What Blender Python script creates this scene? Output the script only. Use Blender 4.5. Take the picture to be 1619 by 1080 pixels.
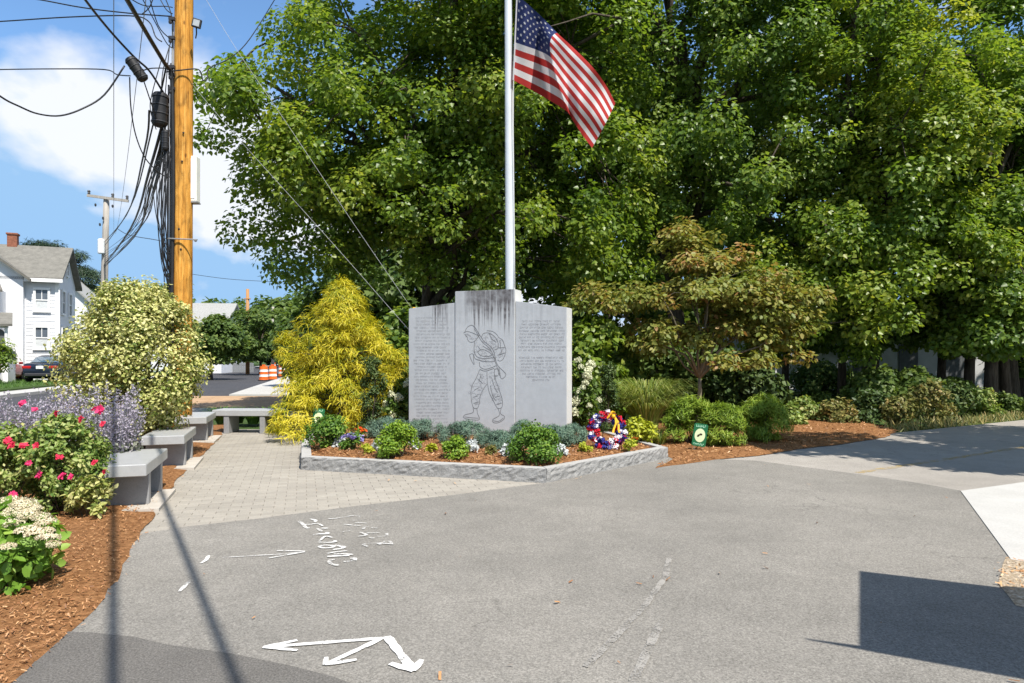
import bpy, bmesh, math, random
import numpy as np
from mathutils import Vector, Matrix
from mathutils.geometry import delaunay_2d_cdt
R = math.radians
rng = np.random.default_rng(7)
random.seed(7)
for o in list(bpy.data.objects): bpy.data.objects.remove(o)
scene = bpy.context.scene
COL = scene.collection

# ------------------------------------------------------------------ camera
FPX, HOR, CAMH = 1079.3, 566.0, 1.45
cam = bpy.data.cameras.new('camera'); camo = bpy.data.objects.new('camera', cam)
COL.objects.link(camo); scene.camera = camo
camo.location = (0, 0, CAMH); camo.rotation_euler = (R(90), 0, 0)
cam.sensor_width = 36; cam.lens = 24.0; cam.shift_y = 26/1619
cam.clip_end = 3000; cam.clip_start = 0.05
# ------------------------------------------------------------------ sun, sky
SAZ, SEL = R(30.3), R(57)
TOSUN = Vector((math.sin(SAZ)*math.cos(SEL), -math.cos(SAZ)*math.cos(SEL), math.sin(SEL)))
sun = bpy.data.lights.new('sun', 'SUN'); suno = bpy.data.objects.new('sun', sun); COL.objects.link(suno)
sun.energy = 5.0; sun.angle = R(0.5); sun.color = (1.0, 0.945, 0.85)
suno.rotation_euler = TOSUN.to_track_quat('Z', 'Y').to_euler(); suno.location = (10, -15, 30)
world = bpy.data.worlds.new('World'); scene.world = world; world.use_nodes = True
wn = world.node_tree; wn.nodes.clear()
def wnode(t, **k):
    n = wn.nodes.new(t)
    for a, b in k.items(): setattr(n, a, b)
    return n
sky = wnode('ShaderNodeTexSky', sky_type='NISHITA', sun_disc=False)
sky.sun_elevation = SEL; sky.sun_rotation = math.pi - SAZ
sky.air_density = 0.8; sky.dust_density = 0.0; sky.ozone_density = 2.0; sky.altitude = 50
tcw = wnode('ShaderNodeTexCoord'); sepw = wnode('ShaderNodeSeparateXYZ'); wn.links.new(tcw.outputs['Generated'], sepw.inputs[0])
zadd = wnode('ShaderNodeMath', operation='ADD'); zadd.inputs[1].default_value = 0.42; wn.links.new(sepw.outputs[2], zadd.inputs[0])
zmx = wnode('ShaderNodeMath', operation='MAXIMUM'); zmx.inputs[1].default_value = 0.08; wn.links.new(zadd.outputs[0], zmx.inputs[0])
dx = wnode('ShaderNodeMath', operation='DIVIDE'); dy = wnode('ShaderNodeMath', operation='DIVIDE')
wn.links.new(sepw.outputs[0], dx.inputs[0]); wn.links.new(zmx.outputs[0], dx.inputs[1])
wn.links.new(sepw.outputs[1], dy.inputs[0]); wn.links.new(zmx.outputs[0], dy.inputs[1])
cmb = wnode('ShaderNodeCombineXYZ'); wn.links.new(dx.outputs[0], cmb.inputs[0]); wn.links.new(dy.outputs[0], cmb.inputs[1])
mapw = wnode('ShaderNodeMapping'); wn.links.new(cmb.outputs[0], mapw.inputs[0])
mapw.inputs['Location'].default_value = (9.1, 3.95, 0)
nz = wnode('ShaderNodeTexNoise'); nz.inputs['Scale'].default_value = 1.7; nz.inputs['Detail'].default_value = 7
nz.inputs['Roughness'].default_value = 0.50; nz.inputs['Distortion'].default_value = 0.25
wn.links.new(mapw.outputs[0], nz.inputs['Vector'])
rmp = wnode('ShaderNodeValToRGB'); rmp.color_ramp.elements[0].position = 0.49; rmp.color_ramp.elements[1].position = 0.57
rmp.color_ramp.elements[0].color = (0, 0, 0, 1); rmp.color_ramp.elements[1].color = (.94, .94, .94, 1)
wn.links.new(nz.outputs['Fac'], rmp.inputs[0])
skyg = wnode('ShaderNodeMixRGB', blend_type='MULTIPLY'); skyg.inputs[0].default_value = 1.0
skyg.inputs[2].default_value = (0.86, 1.03, 1.08, 1); wn.links.new(sky.outputs[0], skyg.inputs[1])
cap = wnode('ShaderNodeMixRGB', blend_type='DARKEN'); cap.inputs[0].default_value = 1.0; cap.inputs[2].default_value = (1.55, 2.65, 4.1, 1); wn.links.new(skyg.outputs[0], cap.inputs[1])
mixc = wnode('ShaderNodeMixRGB'); wn.links.new(rmp.outputs[0], mixc.inputs[0]); wn.links.new(cap.outputs[0], mixc.inputs[1])
mixc.inputs[2].default_value = (4.3, 4.4, 4.65, 1)
bg = wnode('ShaderNodeBackground'); bg.inputs['Strength'].default_value = 0.15
wo = wnode('ShaderNodeOutputWorld'); wn.links.new(mixc.outputs[0], bg.inputs[0]); wn.links.new(bg.outputs[0], wo.inputs[0])
vs = scene.view_settings; vs.view_transform = 'Standard'; vs.look = 'None'; vs.exposure = 0.62; vs.gamma = 1.0; vs.use_curve_mapping = False
scene.render.resolution_x = 1024; scene.render.resolution_y = 683
scene.render.engine = 'CYCLES'
scene.cycles.max_bounces = 10; scene.cycles.diffuse_bounces = 6; scene.cycles.transmission_bounces = 8; scene.cycles.transparent_max_bounces = 12

# ------------------------------------------------------------------ projection of measured points onto known surfaces
def at(x, y, D): return Vector(((x-809.5)/FPX*D, D, CAMH-(y-HOR)/FPX*D))
def gp(x, y, z=0.0):
    D = (CAMH-z)*FPX/(y-HOR); return Vector(((x-809.5)/FPX*D, D, z))
def g2(x, y):
    p = gp(x, y); return (p.x, p.y)

# ------------------------------------------------------------------ materials
MATS = {}
class NT:
    def __init__(s, name):
        s.m = bpy.data.materials.new(name); s.m.use_nodes = True; s.t = s.m.node_tree
        s.b = s.t.nodes['Principled BSDF']; s.out = s.t.nodes['Material Output']; MATS[name] = s.m
    def n(s, t, **k):
        q = s.t.nodes.new(t)
        for a, b in k.items(): setattr(q, a, b)
        return q
    def l(s, a, b): s.t.links.new(a, b)
    def coord(s, kind='Object', scale=(1, 1, 1)):
        tc = s.n('ShaderNodeTexCoord'); mp = s.n('ShaderNodeMapping'); mp.inputs['Scale'].default_value = scale
        s.l(tc.outputs[kind], mp.inputs[0]); return mp.outputs[0]
    def pos(s, scale=(1, 1, 1)):
        ge = s.n('ShaderNodeNewGeometry'); mp = s.n('ShaderNodeMapping'); mp.inputs['Scale'].default_value = scale
        s.l(ge.outputs['Position'], mp.inputs[0]); return mp.outputs[0]
    def noise(s, v, sc, det=4, ro=.55, dist=0):
        q = s.n('ShaderNodeTexNoise'); q.inputs['Scale'].default_value = sc; q.inputs['Detail'].default_value = det
        q.inputs['Roughness'].default_value = ro; q.inputs['Distortion'].default_value = dist; s.l(v, q.inputs['Vector']); return q.outputs['Fac']
    def ramp(s, f, stops):
        q = s.n('ShaderNodeValToRGB'); cr = q.color_ramp
        while len(cr.elements) < len(stops): cr.elements.new(0.5)
        for e, (p, c) in zip(cr.elements, stops):
            e.position = p; e.color = (c[0], c[1], c[2], 1) if not isinstance(c, (int, float)) else (c, c, c, 1)
        s.l(f, q.inputs[0]); return q.outputs[0]
    def mix(s, f, a, b, mode='MIX'):
        q = s.n('ShaderNodeMixRGB', blend_type=mode)
        for i, v in ((0, f), (1, a), (2, b)):
            if isinstance(v, (int, float)): q.inputs[i].default_value = v if i == 0 else (v, v, v, 1)
            elif isinstance(v, tuple): q.inputs[i].default_value = (v[0], v[1], v[2], 1)
            else: s.l(v, q.inputs[i])
        return q.outputs[0]
    def bump(s, h, strength=.3, dist=.01):
        q = s.n('ShaderNodeBump'); q.inputs['Strength'].default_value = strength; q.inputs['Distance'].default_value = dist
        s.l(h, q.inputs['Height']); s.l(q.outputs[0], s.b.inputs['Normal'])
    def col(s, c):
        if isinstance(c, tuple): s.b.inputs['Base Color'].default_value = (c[0], c[1], c[2], 1)
        else: s.l(c, s.b.inputs['Base Color'])
        return s
    def rough(s, r, spec=.3, metal=0):
        s.b.inputs['Roughness'].default_value = r; s.b.inputs['Specular IOR Level'].default_value = spec; s.b.inputs['Metallic'].default_value = metal; return s

def plain(name, c, rough=.6, spec=.3, metal=0, var=.18, sc=9):
    k = NT(name); v = k.coord('Object'); f = k.noise(v, sc, 5)
    c2 = tuple(x*(1-var) for x in c); c3 = tuple(min(1, x*(1+var)) for x in c)
    k.col(k.ramp(f, [(.3, c2), (.7, c3)])).rough(rough, spec, metal); return k.m

def leafmat(name, stops, transl=.28, rough=.5, spec=.35, tint=(1.25, 1.25, .55)):
    k = NT(name); a = k.n('ShaderNodeAttribute'); a.attribute_name = 'var'
    c = k.ramp(a.outputs['Fac'], stops); k.col(c).rough(rough, spec)
    tr = k.n('ShaderNodeBsdfTranslucent'); k.l(k.mix(1.0, c, tint, 'MULTIPLY'), tr.inputs[0])
    mx = k.n('ShaderNodeMixShader'); mx.inputs[0].default_value = transl
    k.l(k.b.outputs[0], mx.inputs[1]); k.l(tr.outputs[0], mx.inputs[2]); k.l(mx.outputs[0], k.out.inputs[0]); return k.m

def asphalt(name, dark, light, stones, sc=1.0, warm=True):
    k = NT(name); v = k.pos()
    big = k.noise(v, .45, 5, .6); mid = k.noise(v, 3.0, 5, .6); fine = k.noise(v, 95*sc, 4, .75); vf = k.noise(v, 210*sc, 2, .7)
    c = k.ramp(big, [(.3, dark), (.72, light)])
    c = k.mix(.35, c, k.ramp(mid, [(.3, .78), (.7, 1.22)]), 'MULTIPLY')
    c = k.mix(.8, c, k.ramp(fine, [(.30, .35), (.5, 1.0), (.70, 1.8)]), 'MULTIPLY')
    vo = k.n('ShaderNodeTexVoronoi'); vo.inputs['Scale'].default_value = 75*sc; k.l(v, vo.inputs['Vector'])
    sp = k.ramp(vo.outputs['Distance'], [(.1, 1), (.22, 0)])
    sel = k.ramp(k.noise(v, 31*sc, 2), [(.52, 0), (.62, .75)])
    c = k.mix(k.mix(1., sp, sel, 'MULTIPLY'), c, stones)
    ck = k.n('ShaderNodeTexVoronoi'); ck.inputs['Scale'].default_value = .55; ck.feature = 'DISTANCE_TO_EDGE'
    vd = k.n('ShaderNodeVectorMath', operation='ADD'); k.l(v, vd.inputs[0])
    nn = k.n('ShaderNodeTexNoise'); nn.inputs['Scale'].default_value = 2.2; nn.inputs['Detail'].default_value = 6; k.l(v, nn.inputs['Vector']); k.l(nn.outputs['Color'], vd.inputs[1]); k.l(vd.outputs[0], ck.inputs['Vector'])
    cr = k.ramp(ck.outputs['Distance'], [(.0, .55), (.008, 0)]); crm = k.mix(1., cr, k.ramp(big, [(.5, 0), (.56, .8)]), 'MULTIPLY')
    c = k.mix(crm, c, (dark[0]*.4, dark[1]*.4, dark[2]*.4))
    k.col(c).rough(.88, .2); k.bump(k.mix(.5, fine, vf), .55, .006); return k.m

asphalt('asphalt', (.165, .156, .141), (.236, .221, .198), (.44, .415, .38))
asphalt('asphalt_dark', (.112, .105, .097), (.136, .128, .118), (.25, .24, .23))
asphalt('asphalt_old', (.26, .24, .215), (.33, .305, .275), (.44, .42, .38), 1.3)
asphalt('asphalt_new', (.052, .052, .058), (.066, .066, .072), (.12, .12, .13), .6)
k = NT('concrete'); v = k.pos(); c = k.ramp(k.noise(v, 1.2, 7, .65), [(.3, (.39, .38, .36)), (.7, (.47, .46, .44))])
c = k.mix(.5, c, k.ramp(k.noise(v, 60, 3), [(.3, .8), (.7, 1.15)]), 'MULTIPLY'); k.col(c).rough(.85, .2); k.bump(k.noise(v, 90, 3), .25, .004)
k = NT('pad_concrete'); v = k.pos(); c = k.ramp(k.noise(v, 3.2, 7, .65), [(.3, (.36, .33, .29)), (.7, (.5, .46, .41))])
k.col(c).rough(.9, .2); k.bump(k.noise(v, 70, 3), .4, .006)
k = NT('paver'); v = k.pos(); oi = k.n('ShaderNodeObjectInfo'); at_ = k.n('ShaderNodeAttribute'); at_.attribute_name = 'var'
rr = k.n('ShaderNodeMath', operation='ADD'); k.l(oi.outputs['Random'], rr.inputs[0]); k.l(at_.outputs['Fac'], rr.inputs[1])
c = k.ramp(k.noise(v, .8, 6, .6), [(.3, (.275, .252, .218)), (.7, (.335, .308, .266))])
fr = k.n('ShaderNodeMath', operation='FRACT'); k.l(rr.outputs[0], fr.inputs[0])
c = k.mix(.6, c, k.ramp(fr.outputs[0], [(0, .86), (1, 1.12)]), 'MULTIPLY')
c = k.mix(.6, c, k.ramp(k.noise(v, 70, 3, .7), [(.3, .7), (.7, 1.25)]), 'MULTIPLY'); k.col(c).rough(.9, .2); k.bump(k.noise(v, 120, 3), .35, .004)
plain('paver_sand', (.245, .224, .193), .95, .1, sc=40)
k = NT('mulch_base'); v = k.pos(); c = k.ramp(k.noise(v, 22, 6, .7), [(.25, (.10, .045, .018)), (.5, (.24, .115, .048)), (.75, (.40, .21, .095))])
k.col(c).rough(.95, .1); k.bump(k.noise(v, 30, 5, .7), .9, .03)
k = NT('grass_ground'); v = k.pos(); c = k.ramp(k.noise(v, .6, 8, .7), [(.3, (.035, .06, .018)), (.6, (.06, .10, .028)), (.8, (.12, .12, .05))])
c = k.mix(.6, c, k.ramp(k.noise(v, 25, 4), [(.3, .5), (.7, 1.4)]), 'MULTIPLY'); k.col(c).rough(.95, .1); k.bump(k.noise(v, 18, 4), .8, .04)
k = NT('dirt'); v = k.pos(); c = k.ramp(k.noise(v, 1.5, 8, .7), [(.3, (.30, .19, .11)), (.7, (.48, .33, .21))]); k.col(c).rough(.95, .1); k.bump(k.noise(v, 12, 5), .6, .04)
k = NT('gravel'); v = k.pos(); c = k.ramp(k.noise(v, 40, 4, .7), [(.3, (.20, .15, .10)), (.5, (.38, .30, .21)), (.7, (.6, .52, .42))]); k.col(c).rough(.95, .1); k.bump(k.noise(v, 40, 4), .9, .03)

def granite(name, base, dark, light, fine=160, stain=False):
    k = NT(name); v = k.coord('Object')
    sp = k.noise(v, fine, 3, .75); m = k.noise(v, 9, 5, .6)
    c = k.ramp(sp, [(.3, dark), (.48, base), (.62, base), (.75, light)])
    c = k.mix(.35, c, k.ramp(m, [(.3, .8), (.7, 1.15)]), 'MULTIPLY')
    k.fine = sp
    return k, v, c
k, v, c = granite('granite_kerb', (.33, .325, .315), (.12, .12, .12), (.52, .51, .50)); k.col(k.mix(.5, c, k.ramp(k.noise(v, 14, 5, .7), [(.3, .6), (.7, 1.3)]), 'MULTIPLY')).rough(.85, .2); k.bump(k.noise(v, 34, 6, .75), 1.0, .02)
k, v, c = granite('granite_kerb_top', (.38, .37, .355), (.24, .24, .235), (.50, .49, .48)); k.col(c).rough(.85, .2); k.bump(k.fine, .3, .004)
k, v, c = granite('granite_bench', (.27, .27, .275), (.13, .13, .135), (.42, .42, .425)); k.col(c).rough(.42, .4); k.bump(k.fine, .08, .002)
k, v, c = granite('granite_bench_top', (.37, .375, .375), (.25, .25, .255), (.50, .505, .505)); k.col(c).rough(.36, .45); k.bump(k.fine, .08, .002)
k, v, c = granite('granite_pale', (.60, .60, .59), (.46, .46, .46), (.72, .72, .71)); k.col(c).rough(.9, .15); k.bump(k.fine, .3, .004)
# monument stone: lichen runs below the weathered top edge
k, v, c = granite('granite_monument', (.405, .425, .45), (.33, .345, .37), (.49, .51, .53), 220)
sx = k.n('ShaderNodeSeparateXYZ'); k.l(v, sx.inputs[0])
st = k.noise(k.coord('Object', (26, 1, .55)), 1.0, 5, .62); lt = k.noise(k.coord('Object', (3.2, 1, .25)), 1.0, 3, .5)
hm = k.n('ShaderNodeMapRange'); hm.inputs[1].default_value = 1.35; hm.inputs[2].default_value = 2.42; k.l(sx.outputs[2], hm.inputs[0])
add = k.n('ShaderNodeMath', operation='MULTIPLY_ADD'); k.l(hm.outputs[0], add.inputs[0]); add.inputs[1].default_value = .52
k.l(st, add.inputs[2]); 
xm_ = k.n('ShaderNodeMapRange'); xm_.inputs[1].default_value = -1.33; xm_.inputs[2].default_value = 1.33; k.l(sx.outputs[0], xm_.inputs[0])
xr = k.ramp(xm_.outputs[0], [(0, .1), (.085, .15), (.115, .95), (.18, .9), (.215, .12), (.32, .15), (.35, .9), (.64, 1.0), (.66, .08), (.80, .12), (.83, .3), (.86, .08), (.975, .1), (.985, .9)])
f0 = k.ramp(add.outputs[0], [(.82, 0), (.97, 1)]); f1 = k.ramp(lt, [(.36, 0), (.56, 1)])
f = k.mix(1., f0, xr, 'MULTIPLY'); f = k.mix(1., f, k.ramp(k.noise(v, 12, 4, .6), [(.3, .55), (.6, .95)]), 'MULTIPLY')
c = k.mix(f, c, (.075, .068, .072))
c = k.mix(.25, c, k.ramp(k.noise(v, 1.7, 6, .6), [(.3, .84), (.7, 1.14)]), 'MULTIPLY')
k.col(c).rough(.75, .25); k.bump(k.fine, .12, .003)
plain('engraved', (.15, .152, .16), .9, .1)
plain('inscribed', (.30, .305, .325), .9, .1)
k = NT('bark'); v = k.coord('Object', (9, 9, 1.6)); c = k.ramp(k.noise(v, 2.2, 6, .7), [(.3, (.035, .028, .022)), (.7, (.12, .10, .08))]); k.col(c).rough(.95, .1); k.bump(k.noise(v, 3, 6), .8, .03)
k = NT('bark_pale'); v = k.coord('Object', (9, 9, 2)); c = k.ramp(k.noise(v, 3, 6, .7), [(.3, (.12, .10, .075)), (.7, (.30, .26, .20))]); k.col(c).rough(.9, .15); k.bump(k.noise(v, 4, 6), .5, .02)
k = NT('pole_wood'); v = k.coord('Object', (14, 14, .5)); g = k.noise(v, 3, 7, .65, .4)
c = k.ramp(g, [(.30, (.17, .062, .010)), (.48, (.52, .235, .036)), (.70, (.72, .40, .10))])
c = k.mix(.75, c, k.ramp(k.noise(k.coord('Object', (7, 7, 2.2)), 1.5, 7, .65, .6), [(.34, .38), (.5, .95), (.66, 1.25)]), 'MULTIPLY')
vk = k.n('ShaderNodeTexVoronoi'); vk.inputs['Scale'].default_value = 1.0; k.l(k.coord('Object', (6, 6, 2.4)), vk.inputs['Vector']); c = k.mix(k.ramp(vk.outputs['Distance'], [(.05, .8), (.13, 0)]), c, (.10, .035, .008)); k.col(c).rough(.75, .2); k.bump(g, .5, .01)
k = NT('pole_wood_grey'); v = k.coord('Object', (10, 10, .5)); g = k.noise(v, 3, 6, .65); k.col(k.ramp(g, [(.3, (.24, .215, .19)), (.7, (.46, .43, .39))])).rough(.85, .2)
k = NT('pole_wood_far'); v = k.coord('Object', (10, 10, .5)); g = k.noise(v, 3, 6, .65); k.col(k.ramp(g, [(.3, (.30, .15, .06)), (.7, (.46, .25, .11))])).rough(.85, .2)
plain('black_rubber', (.016, .016, .018), .55, .35, var=.3)
plain('wire_black', (.018, .019, .022), .5, .35)
plain('wire_steel', (.30, .31, .32), .55, .3, .3)
plain('galvanised', (.34, .35, .36), .5, .4, .5)
plain('white_metal', (.74, .75, .76), .35, .5, var=.05)
plain('flagpole_metal', (.66, .68, .70), .32, .5, .25, var=.06, sc=3)
plain('white_box', (.72, .72, .68), .5, .4, var=.06)
plain('lens_grey', (.42, .45, .48), .2, .6)
plain('steel_dark', (.05, .05, .055), .5, .4, .3)
plain('siding_white', (.70, .71, .74), .6, .3, var=.05, sc=2)
plain('trim_white', (.80, .80, .80), .5, .3, var=.04)
plain('siding_cream', (.60, .60, .58), .7, .2, var=.1, sc=2)
plain('siding_shed', (.50, .50, .50), .7, .2, var=.12, sc=1.5)
k = NT('shingle_grey'); v = k.coord('Object'); c = k.ramp(k.noise(v, 3, 6, .7), [(.3, (.15, .145, .13)), (.7, (.24, .23, .205))])
br = k.n('ShaderNodeTexBrick'); br.inputs['Scale'].default_value = 5; br.inputs[1].default_value = (1, 1, 1, 1); br.inputs[2].default_value = (.82, .82, .82, 1); br.inputs[3].default_value = (.5, .5, .5, 1); k.l(v, br.inputs[0])
k.col(k.mix(.6, c, br.outputs[0], 'MULTIPLY')).rough(.9, .1)
plain('shingle_pale', (.30, .30, .29), .9, .1)
plain('window_glass', (.10, .115, .135), .08, .6, var=.3, sc=1.5)
plain('curtain', (.55, .57, .58), .3, .5, var=.1)
plain('screen_dark', (.10, .105, .11), .5, .3)
plain('chimney_brick', (.24, .10, .065), .9, .1, var=.3, sc=14)
plain('car_navy', (.018, .026, .048), .22, .6, .3, var=.05)
plain('car_red', (.22, .012, .015), .22, .6, .2, var=.05)
plain('car_glass', (.05, .09, .13), .05, .8, var=.1)
plain('tail_light', (.42, .012, .01), .25, .5)
plain('chrome', (.6, .6, .62), .15, .6, .9)
plain('plate_white', (.72, .74, .76), .4, .4)
plain('tyre', (.02, .02, .02), .85, .15)
plain('orange_plastic', (.70, .13, .015), .45, .4, var=.1)
plain('reflective_white', (.78, .74, .70), .4, .4, var=.05)
plain('fence_grey', (.20, .21, .22), .8, .2)
plain('sign_green', (.012, .13, .05), .45, .4, var=.08)
plain('sign_cream', (.66, .74, .46), .5, .3, var=.04)
plain('sign_mint', (.45, .80, .58), .5, .3, var=.04)
plain('sign_ink', (.05, .035, .02), .6, .2)
plain('yellow_line', (.50, .35, .09), .8, .2, var=.3, sc=20)
def cloth(name, c, tr=.35):
    k = NT(name); v = k.coord('Object'); cc = k.ramp(k.noise(v, 60, 3), [(.3, tuple(x*.92 for x in c)), (.7, c)]); k.col(cc).rough(.75, .15)
    t = k.n('ShaderNodeBsdfTranslucent'); k.l(cc, t.inputs[0]); mx = k.n('ShaderNodeMixShader'); mx.inputs[0].default_value = tr
    k.l(k.b.outputs[0], mx.inputs[1]); k.l(t.outputs[0], mx.inputs[2]); k.l(mx.outputs[0], k.out.inputs[0])
cloth('flag_red', (.42, .035, .032)); cloth('flag_white', (.66, .65, .67)); cloth('flag_blue', (.028, .04, .13))
def paint(name, c, cover):
    k = NT(name); v = k.pos(); f = k.ramp(k.mix(.5, k.noise(v, 95, 3, .75), k.noise(v, 9, 4, .6)), [(1-cover-.06, 0), (1-cover+.06, 1)])
    k.col(c).rough(.85, .2); tr = k.n('ShaderNodeBsdfTransparent'); mx = k.n('ShaderNodeMixShader'); k.l(f, mx.inputs[0]); k.l(tr.outputs[0], mx.inputs[1]); k.l(k.b.outputs[0], mx.inputs[2]); k.l(mx.outputs[0], k.out.inputs[0])
paint('paint_white', (.70, .69, .67), .585); paint('paint_worn', (.60, .59, .57), .535); paint('paint_faint', (.285, .27, .248), .52)
paint('paint_faint2', (.54, .53, .51), .50)
paint('paint_yellow', (.46, .33, .12), .46)
# foliage
leafmat('maple_leaf', [(0, (.07, .135, .020)), (.45, (.165, .255, .036)), (.8, (.265, .335, .05)), (1, (.36, .385, .07))], .48, .4, .45)
leafmat('maple_leaf_blue', [(0, (.062, .125, .022)), (.5, (.150, .240, .044)), (1, (.26, .335, .065))], .47, .4, .45)
leafmat('far_leaf', [(0, (.05, .10, .024)), (.5, (.115, .18, .044)), (1, (.20, .26, .065))], .42)
leafmat('pine_needle', [(0, (.018, .04, .02)), (1, (.055, .09, .04))], .1)
leafmat('dogwood_leaf', [(0, (.12, .18, .032)), (.5, (.235, .265, .055)), (.82, (.34, .30, .08)), (1, (.38, .21, .085))], .42, tint=(1.15, 1.05, .6))
leafmat('golden_thread', [(0, (.15, .20, .016)), (.25, (.36, .37, .022)), (.65, (.62, .53, .03)), (1, (.74, .65, .09))], .40, tint=(1.1, 1.1, .5))
leafmat('variegated_leaf', [(0, (.08, .14, .02)), (.28, (.22, .26, .05)), (.5, (.46, .46, .15)), (1, (.70, .67, .32))], .28, tint=(1.05, 1.05, .7))
leafmat('yew_leaf', [(0, (.025, .055, .014)), (.6, (.07, .115, .03)), (1, (.15, .19, .055))], .2)
leafmat('juniper_leaf', [(0, (.05, .105, .075)), (.6, (.12, .195, .135)), (1, (.21, .29, .20))], .12, tint=(1, 1.05, .9))
leafmat('box_leaf', [(0, (.07, .15, .012)), (.5, (.18, .30, .024)), (1, (.32, .42, .05))], .3)
leafmat('box_leaf_dark', [(0, (.04, .105, .012)), (.6, (.11, .215, .024)), (1, (.24, .34, .045))], .28)
leafmat('rose_leaf', [(0, (.07, .14, .022)), (.45, (.18, .26, .05)), (.8, (.36, .41, .14)), (1, (.46, .42, .16))], .28)
leafmat('sedum_leaf', [(0, (.075, .18, .022)), (.5, (.18, .32, .04)), (1, (.34, .47, .09))], .3)
leafmat('grass_blade', [(0, (.10, .16, .026)), (.6, (.23, .30, .06)), (1, (.46, .46, .16))], .3)
leafmat('lily_blade', [(0, (.04, .10, .015)), (1, (.12, .22, .04))], .3)
leafmat('fine_fern', [(0, (.11, .19, .022)), (.6, (.22, .32, .036)), (1, (.35, .41, .06))], .3)
leafmat('chartreuse_leaf', [(0, (.20, .26, .015)), (1, (.50, .50, .04))], .3)
leafmat('hydrangea_leaf', [(0, (.04, .09, .014)), (.6, (.12, .19, .03)), (1, (.26, .33, .06))], .3)
leafmat('dry_leaf', [(0, (.07, .10, .022)), (.5, (.17, .18, .05)), (.85, (.32, .27, .09)), (1, (.42, .30, .12))], .3, tint=(1.1, 1, .7))
leafmat('sage_spike', [(0, (.26, .22, .29)), (.5, (.38, .345, .42)), (1, (.50, .47, .50))], .2, tint=(1, 1, 1))
leafmat('sage_leaf', [(0, (.16, .18, .12)), (1, (.34, .35, .27))], .2, tint=(1, 1, .9))
leafmat('silver_leaf', [(0, (.42, .46, .45)), (1, (.74, .76, .75))], .15, tint=(1, 1, 1))
leafmat('mulch_chip', [(0, (.12, .05, .02)), (.35, (.28, .125, .05)), (.7, (.44, .23, .10)), (.93, (.56, .34, .17)), (1, (.68, .50, .31))], .0)
def petal(name, lo, hi, tr=.25): leafmat(name, [(0, lo), (1, hi)], tr, .6, .2, (1, 1, 1))
petal('petal_pink', (.60, .02, .12), (.80, .08, .22)); petal('petal_red', (.52, .012, .05), (.74, .06, .12))
petal('petal_cream', (.62, .54, .36), (.82, .74, .56)); petal('petal_white', (.60, .62, .42), (.82, .82, .60)); petal('petal_purple', (.20, .16, .42), (.46, .42, .72))
petal('petal_orange', (.66, .06, .01), (.80, .16, .02)); petal('petal_yellow', (.66, .34, .01), (.80, .50, .03))
plain('silk_red', (.48, .012, .03), .7, .2, var=.3, sc=30); plain('silk_white', (.74, .70, .74), .7, .2, var=.12, sc=30); plain('silk_blue', (.03, .035, .20), .7, .2, var=.3, sc=30)
plain('ribbon_gold', (.72, .40, .02), .35, .5, var=.15, sc=20)

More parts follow.
